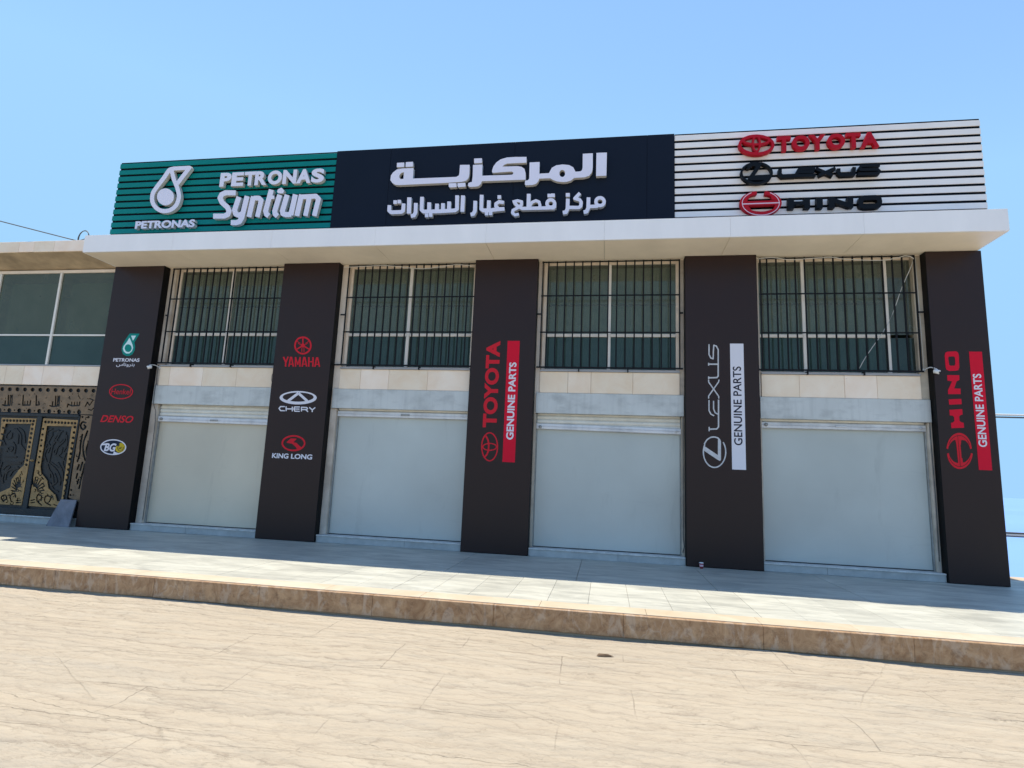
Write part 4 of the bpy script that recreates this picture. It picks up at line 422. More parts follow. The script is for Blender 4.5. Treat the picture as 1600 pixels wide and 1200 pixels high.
'door_plate_l': '-2250 2087 -2207 1641 -2201 1631 -2189 1640 -2176 1641 -2153 1632 -2148 1724 -2153 1728 -2159 1724 -2180 1725 -2194 1734 -2202 1751 -2199 1763 -2183 1772 -2170 1772 -2146 1758 -2141 1857 -2147 1862 -2160 1856 -2173 1855 -2187 1862 -2200 1879 -2198 1890 -2184 1904 -2170 1904 -2139 1886 -2132 1968 -1513 1979 -1510 1145 -1620 1028 -1742 842 -1743 674 -1968 574 -2060 559 -2166 1394 -2162 1458 -2186 1464 -2189 1457 -2079 334 -1677 338 -1670 343 -1688 364 -1684 374 -1678 375 -1646 351 -1633 350 -1621 357 -1617 373 -1627 387 -1642 393 -1660 384 -1678 392 -1726 479 -1731 512 -1753 507 -1766 509 -1782 517 -1785 527 -1778 532 -1756 525 -1750 527 -1748 534 -1759 550 -1750 558 -1731 546 -1723 524 -1712 538 -1679 565 -1689 570 -1692 581 -1684 604 -1719 613 -1725 624 -1719 634 -1610 627 -1603 630 -1727 691 -1727 704 -1710 709 -1619 666 -1614 668 -1712 754 -1718 770 -1709 777 -1699 777 -1654 740 -1647 745 -1644 751 -1696 822 -1693 830 -1680 835 -1667 829 -1610 753 -1610 764 -1660 868 -1656 878 -1644 884 -1617 884 -1607 901 -1593 901 -1585 894 -1554 806 -1564 895 -1575 911 -1577 928 -1563 950 -1545 956 -1535 946 -1553 931 -1556 917 -1548 908 -1522 891 -1522 885 -1529 879 -1517 796 -1506 779 -1513 768 -1511 757 -1498 762 -1488 758 -1485 752 -1499 735 -1499 724 -1487 710 -1466 704 -1460 698 -1470 688 -1505 699 -1511 694 -1543 689 -1568 665 -1564 659 -1542 652 -1525 635 -1506 639 -1478 630 -1465 619 -1459 603 -1471 599 -1488 615 -1502 621 -1518 617 -1532 602 -1566 608 -1584 598 -1611 600 -1623 589 -1644 598 -1664 595 -1671 582 -1665 569 -1621 582 -1610 579 -1589 563 -1574 536 -1559 487 -1566 479 -1580 478 -1590 485 -1598 502 -1612 508 -1623 501 -1628 489 -1642 491 -1646 500 -1640 514 -1607 529 -1621 552 -1659 538 -1682 520 -1694 503 -1692 486 -1652 412 -1617 403 -1599 385 -1594 363 -1610 340 -1411 340 -1406 347 -1402 2092/-2208 2053 -2182 2060 -2160 2050 -2147 2032 -2152 2013 -2170 2002 -2191 2003 -2207 2011 -2219 2030 -2216 2047/-2125 2056 -2100 2060 -2077 2049 -2068 2028 -2070 2016 -2082 2006 -2109 2003 -2128 2015 -2138 2032 -2133 2050/-2043 2058 -2018 2061 -1995 2047 -1988 2036 -1989 2018 -2006 2004 -2026 2004 -2048 2017 -2057 2034 -2055 2046/-1960 2060 -1936 2062 -1915 2049 -1906 2032 -1908 2021 -1924 2005 -1944 2004 -1969 2019 -1975 2030 -1974 2048/-1876 2062 -1854 2062 -1832 2046 -1826 2034 -1828 2023 -1842 2007 -1870 2007 -1885 2015 -1896 2032 -1893 2050/-1804 2058 -1779 2064 -1757 2054 -1746 2036 -1748 2019 -1761 2009 -1788 2007 -1806 2017 -1816 2035 -1812 2052/-1722 2060 -1698 2065 -1674 2050 -1667 2039 -1668 2021 -1686 2007 -1706 2007 -1727 2020 -1736 2037 -1731 2054/-1641 2062 -1616 2065 -1594 2052 -1586 2035 -1588 2023 -1605 2009 -1625 2008 -1648 2022 -1656 2039 -1653 2051/-1558 2065 -1535 2065 -1516 2054 -1507 2037 -1509 2025 -1524 2010 -1544 2009 -1569 2024 -1576 2035 -1574 2053/-1486 2061 -1461 2067 -1439 2057 -1427 2039 -1431 2020 -1449 2010 -1470 2011 -1485 2019 -1497 2037 -1493 2055/-1494 1991 -1487 1996 -1467 1997 -1445 1987 -1435 1970 -1438 1952 -1456 1940 -1476 1941 -1491 1949 -1504 1968 -1501 1985/-1492 1899 -1482 1905 -1462 1905 -1444 1894 -1433 1877 -1437 1860 -1451 1849 -1471 1848 -1493 1858 -1503 1875 -1500 1893/-1491 1807 -1484 1812 -1464 1813 -1442 1802 -1432 1785 -1435 1768 -1452 1756 -1473 1756 -1488 1764 -1501 1783 -1498 1801/-1489 1715 -1479 1721 -1459 1720 -1441 1711 -1430 1694 -1434 1676 -1448 1666 -1467 1664 -1490 1675 -1500 1692 -1497 1709/-1488 1623 -1480 1629 -1460 1630 -1439 1619 -1429 1602 -1432 1585 -1456 1573 -1469 1573 -1488 1583 -1498 1600 -1495 1617/-1486 1532 -1475 1538 -1462 1538 -1438 1528 -1428 1511 -1431 1494 -1444 1483 -1464 1482 -1487 1492 -1497 1509 -1494 1526/-1485 1441 -1477 1446 -1457 1447 -1437 1437 -1426 1420 -1430 1403 -1452 1391 -1466 1391 -1485 1401 -1495 1418 -1492 1435/-1483 1350 -1459 1356 -1437 1347 -1425 1329 -1429 1310 -1441 1302 -1461 1300 -1483 1309 -1494 1327 -1491 1344/-1482 1259 -1474 1265 -1454 1265 -1434 1255 -1423 1239 -1426 1226 -1443 1210 -1462 1209 -1482 1219 -1492 1236 -1489 1253/-1480 1169 -1456 1175 -1434 1166 -1422 1148 -1426 1130 -1444 1119 -1464 1120 -1479 1128 -1491 1145 -1488 1163/-1559 1013 -1551 1018 -1540 1014 -1499 948 -1500 934 -1506 932 -1517 936 -1558 1002/-1478 848 -1469 848 -1454 838 -1444 816 -1452 797 -1477 788 -1484 791 -1486 801 -1468 811 -1465 820 -1482 836/-1868 534 -1833 538 -1808 526 -1786 504 -1770 477 -1766 461 -1768 444 -1747 434 -1737 423 -1730 407 -1732 390 -1745 376 -1770 369 -1784 370 -1791 376 -1787 385 -1761 389 -1751 406 -1761 422 -1783 428 -1830 400 -1835 379 -1852 376 -1902 421 -1926 447 -1938 475 -1926 500 -1897 522/-1528 483 -1502 488 -1480 480 -1477 474 -1484 466 -1505 470 -1517 466 -1521 455 -1512 444 -1448 453 -1441 452 -1433 443 -1433 437 -1443 431 -1495 423 -1500 418 -1498 401 -1439 409 -1432 408 -1424 399 -1428 389 -1537 371 -1550 376 -1561 390 -1559 398 -1529 398 -1521 406 -1522 417 -1553 417 -1562 426 -1557 435 -1539 443 -1543 460 -1540 471|-2204 1611 -2194 1514 -2160 1504 -2155 1590 -2159 1594 -2179 1593 -2196 1601|-1883 490 -1895 483 -1901 471 -1888 451 -1881 449 -1869 453 -1861 467 -1865 478|-1847 508 -1863 501 -1846 485 -1840 468 -1843 451 -1866 428 -1855 421 -1808 453 -1802 464 -1812 486 -1827 502 -1835 507|-1567 641 -1579 625 -1575 620 -1556 624 -1551 630 -1553 638|-1626 866 -1591 793 -1590 809 -1605 854 -1615 864',
'door_plate_s': '-367 2193 -365 1988 -359 1965 -361 1993 -340 2042 -318 2064 -286 2069 -218 2053 -206 2043 -204 2032 -212 2021 -224 2018 -272 2028 -292 2029 -307 2006 -314 1983 -313 1966 -303 1950 -280 1928 -265 1921 -256 1928 -256 1945 -251 1950 -237 1943 -237 1951 -277 1984 -277 2001 -262 2010 -248 2007 -211 1980 -195 1964 -188 1947 -195 1924 -215 1901 -239 1885 -265 1880 -297 1893 -319 1909 -344 1937 -359 1965 -365 1964 -351 708 -350 697 -344 695 -340 708 -331 714 -312 715 -295 705 -289 694 -295 678 -308 671 -320 670 -335 677 -351 696 -349 598 -345 593 -339 610 -330 617 -317 617 -301 612 -289 596 -294 579 -309 572 -321 572 -333 577 -345 593 -350 586 -349 549 -56 455 -62 1356 -67 1362 -88 1360 -101 1371 -129 1448 -136 1493 -134 1532 -113 1650 -122 1656 -123 1673 -105 1684 -88 1679 -83 1674 -87 1668 -70 1652 -65 1637 -69 2172 -70 2178/-347 2170 -338 2176 -325 2177 -311 2171 -298 2155 -302 2137 -316 2129 -329 2129 -344 2136 -355 2153/-196 2174 -181 2176 -166 2169 -153 2153 -155 2141 -172 2128 -199 2130 -220 2136 -235 2133 -242 2116 -236 2105 -222 2094 -224 2087 -230 2086 -245 2094 -257 2110 -256 2133 -241 2147 -212 2151 -206 2167/-170 1885 -148 1885 -137 1875 -135 1864 -152 1796 -146 1784 -146 1773 -163 1756 -177 1693 -185 1637 -181 1553 -164 1481 -151 1470 -144 1459 -149 1436 -144 1420 -82 1288 -84 1277 -102 1269 -115 1273 -123 1281 -163 1361 -190 1362 -205 1373 -200 1382 -179 1373 -171 1380 -176 1391 -193 1401 -186 1413 -204 1462 -225 1551 -229 1647 -206 1771 -179 1874/-274 1814 -253 1814 -239 1799 -246 1595 -229 1411 -239 1338 -216 1330 -208 1323 -213 1314 -227 1321 -240 1319 -260 1249 -277 1240 -291 1244 -301 1258 -285 1337 -290 1342 -309 1343 -324 1351 -333 1363 -335 1374 -327 1391 -307 1399 -297 1392 -319 1374 -312 1359 -286 1355 -278 1376 -275 1460 -291 1577 -290 1673 -299 1674 -310 1663 -318 1672 -311 1683 -290 1690 -287 1741 -293 1750 -299 1749 -302 1746 -295 1729 -302 1726 -313 1734 -318 1745 -315 1757 -308 1762 -288 1763 -283 1803/-173 1257 -151 1257 -140 1247 -138 1236 -161 1080 -168 1069 -181 1066 -198 1073 -205 1089 -182 1246/-115 1226 -94 1226 -81 1211 -88 1050 -91 1034 -98 1027 -119 834 -113 817 -123 729 -130 719 -142 715 -156 719 -166 733 -154 832 -161 848 -152 931 -172 949 -190 940 -199 946 -187 960 -168 961 -154 954 -149 959 -141 1026 -133 1037 -124 1214/-242 1210 -220 1210 -209 1200 -207 1189 -231 1094 -243 1086 -256 1086 -270 1097 -273 1109 -251 1199/-248 1032 -226 1032 -213 1017 -223 923 -230 912 -242 909 -256 913 -266 927 -257 1021/-202 924 -180 924 -167 909 -177 815 -184 804 -196 801 -210 805 -218 813 -218 846 -234 862 -238 873 -233 884 -225 886 -215 869 -211 912/-265 613 -253 619 -234 615 -232 609 -237 605 -250 605 -254 597 -248 592 -230 593 -227 585 -245 579 -263 586 -270 597|-70 1633 -92 1489 -87 1455 -67 1399 -63 1411 -64 1618',
'door_carving_r': '-1027 1903 -1101 1872 -1124 1852 -1135 1826 -1137 1797 -1133 1768 -1116 1742 -1087 1728 -1029 1720 -1082 1621 -1109 1537 -1115 1532 -1123 1537 -1136 1536 -1144 1528 -1144 1386 -1135 1375 -1114 1370 -1130 1250 -1117 1237 -1100 1240 -1089 1296 -1082 1298 -982 1132 -997 1135 -1007 1131 -1011 1125 -1009 1114 -941 1055 -892 917 -874 909 -860 918 -880 990 -879 1000 -848 964 -825 914 -791 793 -810 779 -841 819 -852 826 -868 823 -872 812 -798 710 -763 675 -733 657 -692 643 -637 631 -623 640 -629 654 -712 679 -741 694 -794 754 -780 761 -766 758 -756 762 -750 776 -703 806 -687 837 -698 881 -725 930 -774 1004 -788 1009 -802 999 -800 988 -730 874 -722 846 -733 825 -756 808 -761 811 -792 921 -819 976 -860 1025 -914 1073 -975 1183 -975 1188 -967 1184 -837 1110 -788 1074 -747 1035 -678 948 -654 905 -643 872 -641 772 -623 764 -610 774 -607 835 -611 879 -624 917 -681 1004 -722 1053 -768 1096 -819 1133 -939 1201 -943 1207 -922 1552 -869 1634 -862 1634 -826 1616 -798 1610 -767 1621 -714 1667 -716 1678 -722 1684 -740 1686 -786 1648 -804 1640 -853 1663 -792 1801 -793 1813 -752 1843 -748 1854 -756 1865 -768 1868 -803 1847 -810 1847 -849 1879 -878 1888 -936 1878 -991 1856 -991 1841 -974 1833 -898 1856 -872 1857 -835 1829 -884 1784 -919 1740 -938 1689 -955 1574 -967 1560 -986 1551 -1043 1617 -999 1704 -1002 1715 -1008 1721 -984 1733 -972 1756 -984 1830 -1001 1839 -1016 1829 -1007 1766 -1015 1755 -1051 1752 -1079 1756 -1094 1765 -1102 1792 -1099 1821 -1089 1838 -1077 1848 -997 1883 -995 1893 -1003 1904 -1015 1907/-855 1765 -848 1769 -847 1766 -883 1685 -898 1681 -903 1684 -886 1725/-908 1661 -898 1656 -909 1633 -912 1638/-1058 1582 -1051 1581 -1041 1571 -1017 1538 -1049 1520 -1080 1488 -1075 1530/-970 1522 -960 1523 -976 1229 -982 1224 -995 1224 -1002 1228 -1081 1354 -1067 1423 -1050 1469 -1022 1498 -1014 1498 -1042 1412 -1029 1399 -1012 1402 -988 1461 -977 1517|-916 1227 -924 1213 -916 1202 -681 1077 -669 1074 -657 1080 -651 1078 -627 1040 -612 996 -595 868 -587 858 -569 856 -561 870 -570 947 -578 997 -595 1047 -629 1101 -735 1226 -746 1233 -759 1233 -767 1225 -764 1213 -676 1108 -898 1225|-691 1847 -699 1833 -687 1719 -696 1679 -719 1647 -798 1575 -832 1527 -881 1493 -904 1471 -915 1439 -899 1406 -877 1378 -848 1353 -819 1339 -779 1340 -659 1274 -662 1223 -648 1179 -583 1086 -565 1078 -556 1082 -551 1093 -615 1185 -628 1224 -625 1255 -545 1214 -532 1214 -525 1223 -527 1234 -533 1239 -619 1286 -584 1400 -586 1411 -604 1420 -616 1414 -654 1305 -747 1355 -705 1390 -691 1424 -684 1515 -689 1524 -703 1529 -717 1520 -725 1435 -737 1406 -773 1377 -798 1368 -811 1367 -834 1380 -820 1392 -808 1488 -795 1524 -767 1558 -689 1628 -661 1669 -652 1713 -645 1703 -639 1681 -629 1630 -626 1585 -634 1551 -679 1447 -666 1434 -653 1435 -647 1439 -600 1541 -592 1586 -595 1631 -625 1767 -634 1778 -657 1783 -667 1839 -678 1847/-857 1470 -851 1474 -847 1470 -853 1412 -857 1402 -873 1424 -879 1440 -874 1452|-583 1555 -591 1541 -549 1446 -540 1407 -542 1373 -567 1271 -558 1260 -547 1258 -533 1267 -517 1324 -508 1369 -506 1408 -515 1447 -559 1548 -570 1555',
'door_carving_l': '-2089 1183 -2097 1175 -2113 1094 -2119 1042 -2113 986 -2086 924 -2010 803 -2008 758 -1997 750 -1984 751 -1978 755 -1963 750 -1953 754 -1949 766 -1975 810 -1971 895 -1960 941 -1947 963 -1944 958 -1948 907 -1944 834 -1935 823 -1917 821 -1910 830 -1913 903 -1909 948 -1891 984 -1849 1012 -1782 1039 -1813 1002 -1851 911 -1849 900 -1842 895 -1824 893 -1817 901 -1783 984 -1763 1011 -1732 1029 -1643 1059 -1635 1073 -1644 1084 -1667 1089 -1672 1103 -1687 1108 -1806 1066 -1869 1039 -1904 1015 -1908 1017 -1904 1022 -1854 1081 -1857 1092 -1863 1098 -1881 1099 -1974 990 -1995 951 -2008 867 -2016 869 -2053 931 -2077 987 -2083 1038 -2062 1170 -2071 1181|-2159 1641 -2167 1633 -2165 1621 -2091 1531 -2080 1523 -2066 1524 -2058 1532 -2061 1543 -2134 1634 -2146 1641|-1986 1210 -1994 1196 -1980 1182 -1807 1163 -1918 1144 -1967 1118 -2001 1088 -2039 1043 -2039 1028 -2021 1020 -2008 1026 -1941 1095 -1898 1117 -1833 1130 -1608 1151 -1600 1165 -1609 1176 -1669 1179 -1564 1198 -1556 1212 -1565 1223 -1576 1226 -1726 1201 -1786 1195|-2032 1299 -2040 1285 -2034 1276 -2019 1271 -1750 1281 -1737 1287 -1735 1296 -1741 1305 -1756 1311|-2035 1830 -2092 1779 -2110 1750 -2113 1721 -2109 1687 -2102 1664 -2077 1639 -2042 1635 -1983 1651 -1953 1670 -1942 1697 -1943 1773 -1952 1784 -1970 1786 -1978 1777 -1977 1708 -1985 1690 -2028 1669 -2055 1665 -2067 1670 -2075 1693 -2074 1740 -2063 1758 -2007 1811 -2010 1823 -2016 1829|-1968 1512 -1994 1508 -2017 1482 -2037 1406 -2035 1395 -2023 1387 -2010 1387 -2004 1392 -1996 1421 -1950 1395 -1915 1391 -1891 1405 -1855 1452 -1856 1481 -1881 1498 -1919 1509/-1976 1477 -1948 1483 -1920 1479 -1890 1469 -1905 1441 -1922 1425 -1935 1421 -1985 1454|-1905 1603 -1913 1594 -1910 1583 -1853 1522 -1840 1499 -1835 1465 -1838 1361 -1832 1352 -1818 1347 -1808 1351 -1803 1363 -1799 1460 -1805 1500 -1822 1534 -1846 1562 -1884 1599 -1891 1603|-1935 1880 -1943 1871 -1937 1856 -1855 1804 -1828 1770 -1815 1725 -1800 1569 -1794 1560 -1786 1556 -1773 1556 -1765 1570 -1780 1726 -1791 1777 -1750 1726 -1738 1686 -1729 1595 -1712 1543 -1679 1504 -1600 1440 -1578 1411 -1573 1376 -1591 1279 -1582 1268 -1564 1266 -1557 1274 -1542 1338 -1537 1378 -1544 1417 -1573 1456 -1654 1522 -1681 1556 -1693 1596 -1703 1688 -1719 1739 -1754 1784 -1863 1879 -1881 1881 -1891 1863 -1922 1880|-1831 1906 -1839 1898 -1833 1883 -1726 1826 -1697 1797 -1674 1752 -1629 1598 -1621 1587 -1602 1585 -1595 1599 -1620 1696 -1640 1759 -1666 1810 -1703 1846 -1744 1871 -1818 1906'}
# ------------------------------------------------------------------ ground, road, pavement, kerb
H = 5.30
def struct(o): o['kind'] = 'structure'; return o
def ground_h(x, y):
    edge = 1.45 if x > 16.45 else 13.0
    t = max(0.0, (y - edge) / 60.0)
    n = noise.noise(Vector((x * .03, y * .03, 3.1))) * min(1, t * 3) * 3
    return -.34 - 44 * (1 - (1 - min(t, 1)) ** 1.5) + n
xs = [-400, -200, -100, -60, -40, -25, -15, -8, 0, 8, 14, 16.4, 16.5, 17.5, 19, 22, 26, 32, 40, 55, 80, 120, 200, 400]
ys = [-400, -200, -100, -50, -25, -12, -6, 0, 1.0, 1.44, 1.6, 2.2, 3, 5, 8, 13, 14, 17, 22, 30, 40, 52, 64, 80]
struct(mesh_obj('ground', [(x, y, ground_h(x, y)) for y in ys for x in xs],
    [(j * len(xs) + i, j * len(xs) + i + 1, (j + 1) * len(xs) + i + 1, (j + 1) * len(xs) + i) for j in range(len(ys) - 1) for i in range(len(xs) - 1)], 'earth'))
struct(mesh_obj('sea', [(-30000, 40, -40), (30000, 40, -40), (30000, 45000, -40), (-30000, 45000, -40)], [(0, 1, 2, 3)], 'sea'))
# road surface: real shallow ledges, flush at z = -0.24 under the kerb
RZ = -.238
def spread(a, b, fa, fb, fine, coarse):
    o = [a]
    while o[-1] < b: o.append(o[-1] + (fine if fa <= o[-1] < fb else coarse))
    return o
gx = spread(-12.0, 26.0, 1.0, 16.5, .026, .12); gy = spread(-11.2, -3.82, -8.2, -3.8, .022, .08); gy[-1] = -3.80
V = []; F = []; nx = len(gx); ny = len(gy)
for y in gy:
    for x in gx:
        u = x * .42 + noise.noise(Vector((x * .35, y * .35, 9))) * .7
        v = y * 1.7 + x * .08 + noise.noise(Vector((x * .5, y * .5, 2))) * .6
        a = noise.fractal(Vector((u, v, 0)), .85, 2.15, 7) * 5.0
        st = math.floor(a); fr = a - st; fr = max(0.0, min(1.0, (fr - .42) / .16)); fr = fr * fr * (3 - 2 * fr)   # slate steps
        V.append((x, y, RZ - .006 + (st + fr) * .0040 + noise.noise(Vector((x * 7, y * 15, 5))) * .0012))
for j in range(ny - 1):
    for i in range(nx - 1): k = j * nx + i; F.append((k, k + 1, k + nx + 1, k + nx))
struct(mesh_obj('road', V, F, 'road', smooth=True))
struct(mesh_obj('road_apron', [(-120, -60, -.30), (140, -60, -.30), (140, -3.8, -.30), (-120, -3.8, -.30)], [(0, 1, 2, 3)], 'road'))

pave = struct(bpy.data.objects.new('pavement', box_mesh(45, 5.3, .30, 'earth'))); link(pave, (6.5, -1.17, -.165)); pave.name = 'pavement'; WP['pavement'] = Vector((6.5, -1.17, -.165))
def tiles(x0, x1, y0, y1, w, off=0.0, j=.004):
    x = x0 + off
    while x < x1 - .01:
        box('tile', x + j / 2, x + w - j / 2, y0 + j / 2, y1 - j / 2, -.012, random.uniform(-.0012, .0008), 'tile', pave, .0015)
        x += w
tiles(-6.91, 22.0, -3.50, -2.08, .4450, .0, .0028)
tiles(-9.6, 24.0, -2.08, -.02, 1.80, -.0 + 6.2 - 1.8 * 8 - (-9.6) if False else 1.4, .006)
tiles(-9.6, 24.0, -.02, .90, 1.80, 1.4, .006)
kerb = struct(bpy.data.objects.new('kerb', box_mesh(45, .26, .235, 'earth'))); link(kerb, (6.5, -3.665, -.155)); WP['kerb'] = Vector((6.5, -3.665, -.155))
x = 5.027 - 1.335 * 10; k = 0
while x < 26:
    wj = .014 if k == 10 else .0
    dy = random.uniform(-.002, .002) - (.010 if k >= 10 else 0)
    box('kerb_slab', x + wj / 2, x + 1.335 - .0004, -3.836 + dy, -3.797, -.226, -.006, 'kerb', kerb, .006)
    x += 1.335; k += 1
x = -15.0
while x < 26:
    l = random.choice((.9, 1.1, 1.3)); box('coping_stone', x + .0015, x + l - .0015, -3.795, -3.503, -.034, .0015, 'slab_edge', kerb, .002); x += l
# ------------------------------------------------------------------ the shop building
B = thing('shop_building', 'long shop building with five dark pillars, four closed shopfronts and a white canopy', 'building', (8.05, 2, 0))
PX = [(0, 1.158), (3.8167, 4.990), (7.7031, 8.881), (11.4852, 12.6836), (15.3357, 16.173)]
BX = [(PX[i][1], PX[i + 1][0]) for i in range(4)]
box('rear_wall', .05, 16.10, 7.8, 8.0, 0, 5.28, 'wall', B)
box('side_wall', 0.05, .25, .20, 7.8, 0, 5.28, 'wall', B); box('side_wall', 15.90, 16.10, .20, 7.8, 0, 5.28, 'wall', B)
box('floor_slab', .25, 15.90, .9, 7.8, -.1, .1, 'dark_in', B)
box('upper_floor', .25, 15.90, .62, 7.8, 2.95, 3.15, 'dark_in', B)
box('partition_wall', .25, 15.90, 1.9, 2.0, .1, 2.95, 'dark_in', B); box('partition_wall', .25, 15.90, 2.4, 2.5, 3.15, 5.28, 'wall', B)
for i, (a, b) in enumerate(PX):   # masonry pier behind each clad pillar
    box('masonry_pier', max(a, .26), min(b, 15.89), .172, .62, 0, 5.28, 'jamb', B)
# canopy: roof slab, composite fascia panels, soffit panels
XR = 16.1176
box('roof_slab', .03, XR - .03, -.74, 7.9, H + .035, 5.62, 'wall', B)
fj = [0.0, 1.95, 4.0, 6.02, 8.05, 10.08, 12.10, 14.1, XR]
for i in range(len(fj) - 1):
    box('fascia_panel', fj[i] + (.0008 if i else 0), fj[i + 1] - .0008, -.787, -.745, H, 5.648, 'white_acp', B, .002)
    box('soffit_panel', fj[i] + (.003 if i else .012), fj[i + 1] - (.003 if i < 7 else .012), -.743, -.05 if i in () else .165, H + .001, H + .030, 'soffit', B)
box('end_fascia', -.012, .010, -.743, 7.9, H, 5.648, 'white_acp', B, .002); box('end_fascia', XR - .010, XR + .012, -.743, 7.9, H, 5.648, 'white_acp', B, .002)
box('canopy_capping', .012, XR - .012, -.743, -.40, 5.622, 5.646, 'white_acp', B)
for i, (a, b) in enumerate(BX):
    box('soffit_edge', a, b, .166, .25, H - .012, H + .03, 'soffit', B)
# pillars
labels = ['pillar printed with a green droplet emblem, a red oval, red italic word and a yellow and white oval', 'pillar printed with a red wheel emblem, white oval emblem and red oval emblem',
          'pillar printed with tall red lettering beside a crimson bar', 'pillar printed with tall silver lettering beside a white bar', 'narrow end pillar printed with red block lettering beside a crimson bar']
PIL = []
for i, (a, b) in enumerate(PX):
    p = box('pillar', a, b, 0, .171, .004, H - .002, 'clad', B, .006, 'clad_shade_side'); p['label'] = labels[i]; PIL.append(p)
# bays
win_frames = [  # mullion x list, opening left edge, right edge
    dict(l=1.30, r=3.80, mul=[2.575]), dict(l=5.13, r=7.69, mul=[6.390]), dict(l=8.975, r=11.415, mul=[10.185]), dict(l=12.70, r=15.29, mul=[13.497, 14.806])]
def window(i):
    a, b = BX[i]; w = win_frames[i]; z0, z1 = 3.25, 5.285; zt0, zt1 = 3.885, 3.94; y0, y1 = .235, .285
    fr = box('window', w['l'], w['r'], y0, y1, z1 - .035, z1, 'frame', B)          # head rail carries the rest of the frame
    lw = .095 if i == 0 else .06
    box('frame', w['l'], w['l'] + lw, y0, y1, z0, z1 - .036, 'frame', fr); box('frame', w['r'] - .06, w['r'], y0, y1, z0, z1 - .036, 'frame', fr)
    box('frame', w['l'] + lw + .001, w['r'] - .061, y0, y1, z0, z0 + .035, 'frame', fr)
    ed = [w['l'] + lw] + w['mul'] + [w['r'] - .06]
    for m in w['mul']: box('mullion', m - .030, m + .030, y0 - .004, y1, z0 + .036, z1 - .036, 'framew', fr, .002)
    for k in range(len(ed) - 1):
        e0 = ed[k] + (.031 if k else .001); e1 = ed[k + 1] - (.031 if k < len(ed) - 2 else .001)
        if not (i == 3 and k == 2): box('transom', e0, e1, y0 - .002, y1 - .002, zt0, zt1, 'framew', fr, .002)
        for (p0, p1) in ((z0 + .036, zt0 - .001), (zt1 + .001, z1 - .037)):
            mesh_obj('pane', [(e0, .262, p0), (e1, .262, p0), (e1, .262, p1), (e0, .262, p1)], [(0, 1, 2, 3)], 'glass_lo' if p0 < 3.5 else 'glass', fr, origin=(e0, .262, p0))
    if i == 3: box('sash_edge', 13.972, 13.995, .268, .275, z0 + .036, z1 - .037, 'curtain', fr)
    # pleated curtain behind the lower panes, flat blind behind the upper
    V = []; F = []; n = int((w['r'] - w['l']) / .018); rnd = random.Random(i)
    xr = w['r'] if i < 3 else 14.78
    n = int((xr - w['l']) / .018)
    for k in range(n + 1):
        x = w['l'] + (xr - w['l']) * k / n; yy = .42 + .012 * math.sin(x * 34 + 1.5 * math.sin(x * 5 + i)) + .006 * math.sin(x * 71)
        V += [(x, yy, z0 + .02), (x, yy * .9 + .045, z1 - .04)]
    for k in range(n): F.append((2 * k, 2 * k + 2, 2 * k + 3, 2 * k + 1))
    mesh_obj('curtain', V, F, 'curtain', fr, origin=(w['l'], .4, z0), smooth=True)
    box('blind_rail', w['l'], xr, .345, .36, 4.50, 4.53, 'dark_in', fr)
    return fr
def grille(i):
    x0 = [1.30, 5.157, 8.965, 12.763][i] if i else 1.305
    step = [.1548, .1475, .1555, .1535][i]; first = [.150, .185, .105, .110][i]
    xe = [3.806, 7.695, 11.410, 15.215][i]
    y = .10; g = box('window_grille', BX[i][0] + .02 if i else 1.18, xe + (.03 if i != 2 else .05), y - .010, y + .010, 3.275, 3.303, 'bar', B)
    g['label'] = 'black steel window grille over the ' + ['first', 'second', 'third', 'fourth'][i] + ' shopfront from the left'
    for z in (3.935, 4.62, 5.262): box('bar', x0 - .02, xe, y - .008, y + .008, z - .011, z + .011, 'bar', g)
    xs_ = [x0]; x = x0 + first
    while x < xe - .05: xs_.append(x); x += step
    if i in (2, 3): xs_.append(xe - .006)
    for x in xs_:
        j = random.uniform(-.005, .005)
        box('bar', x - .0115, x + .0115, y - .016, y - .0085 + .012, 3.303, 5.275, 'bar', g)
    for s in (.30, .63):
        xx = BX[i][0] + (BX[i][1] - BX[i][0]) * (s + .0); box('foot', xx - .010, xx + .010, y - .006, y + .10, 3.215, 3.274, 'bar', g)
    tx = [1.279, 5.084, 8.902, None][i]
    if tx: box('tie', tx - .03, x0 - .009, .09, .11, 4.262, 4.288, 'bar', g)
    if i >= 2: box('tie', xe, BX[i][1] - .02, .09, .11, 4.275, 4.300, 'bar', g)
bandj = [[1.484, 2.223, 2.963], [5.548, 6.108, 6.868], [9.474, 9.883, 10.612], [13.354, 14.057, 14.553]]
shut = [dict(slat0=2.235, tilt=-.012, rail=(2.115, 2.232)), dict(slat0=2.43, tilt=-.004, rail=(2.315, 2.428)), dict(slat0=2.295, tilt=-.030, rail=(2.185, 2.292)), dict(slat0=2.425, tilt=.006, rail=(2.310, 2.422))]
ordn = ['first', 'second', 'third', 'fourth']
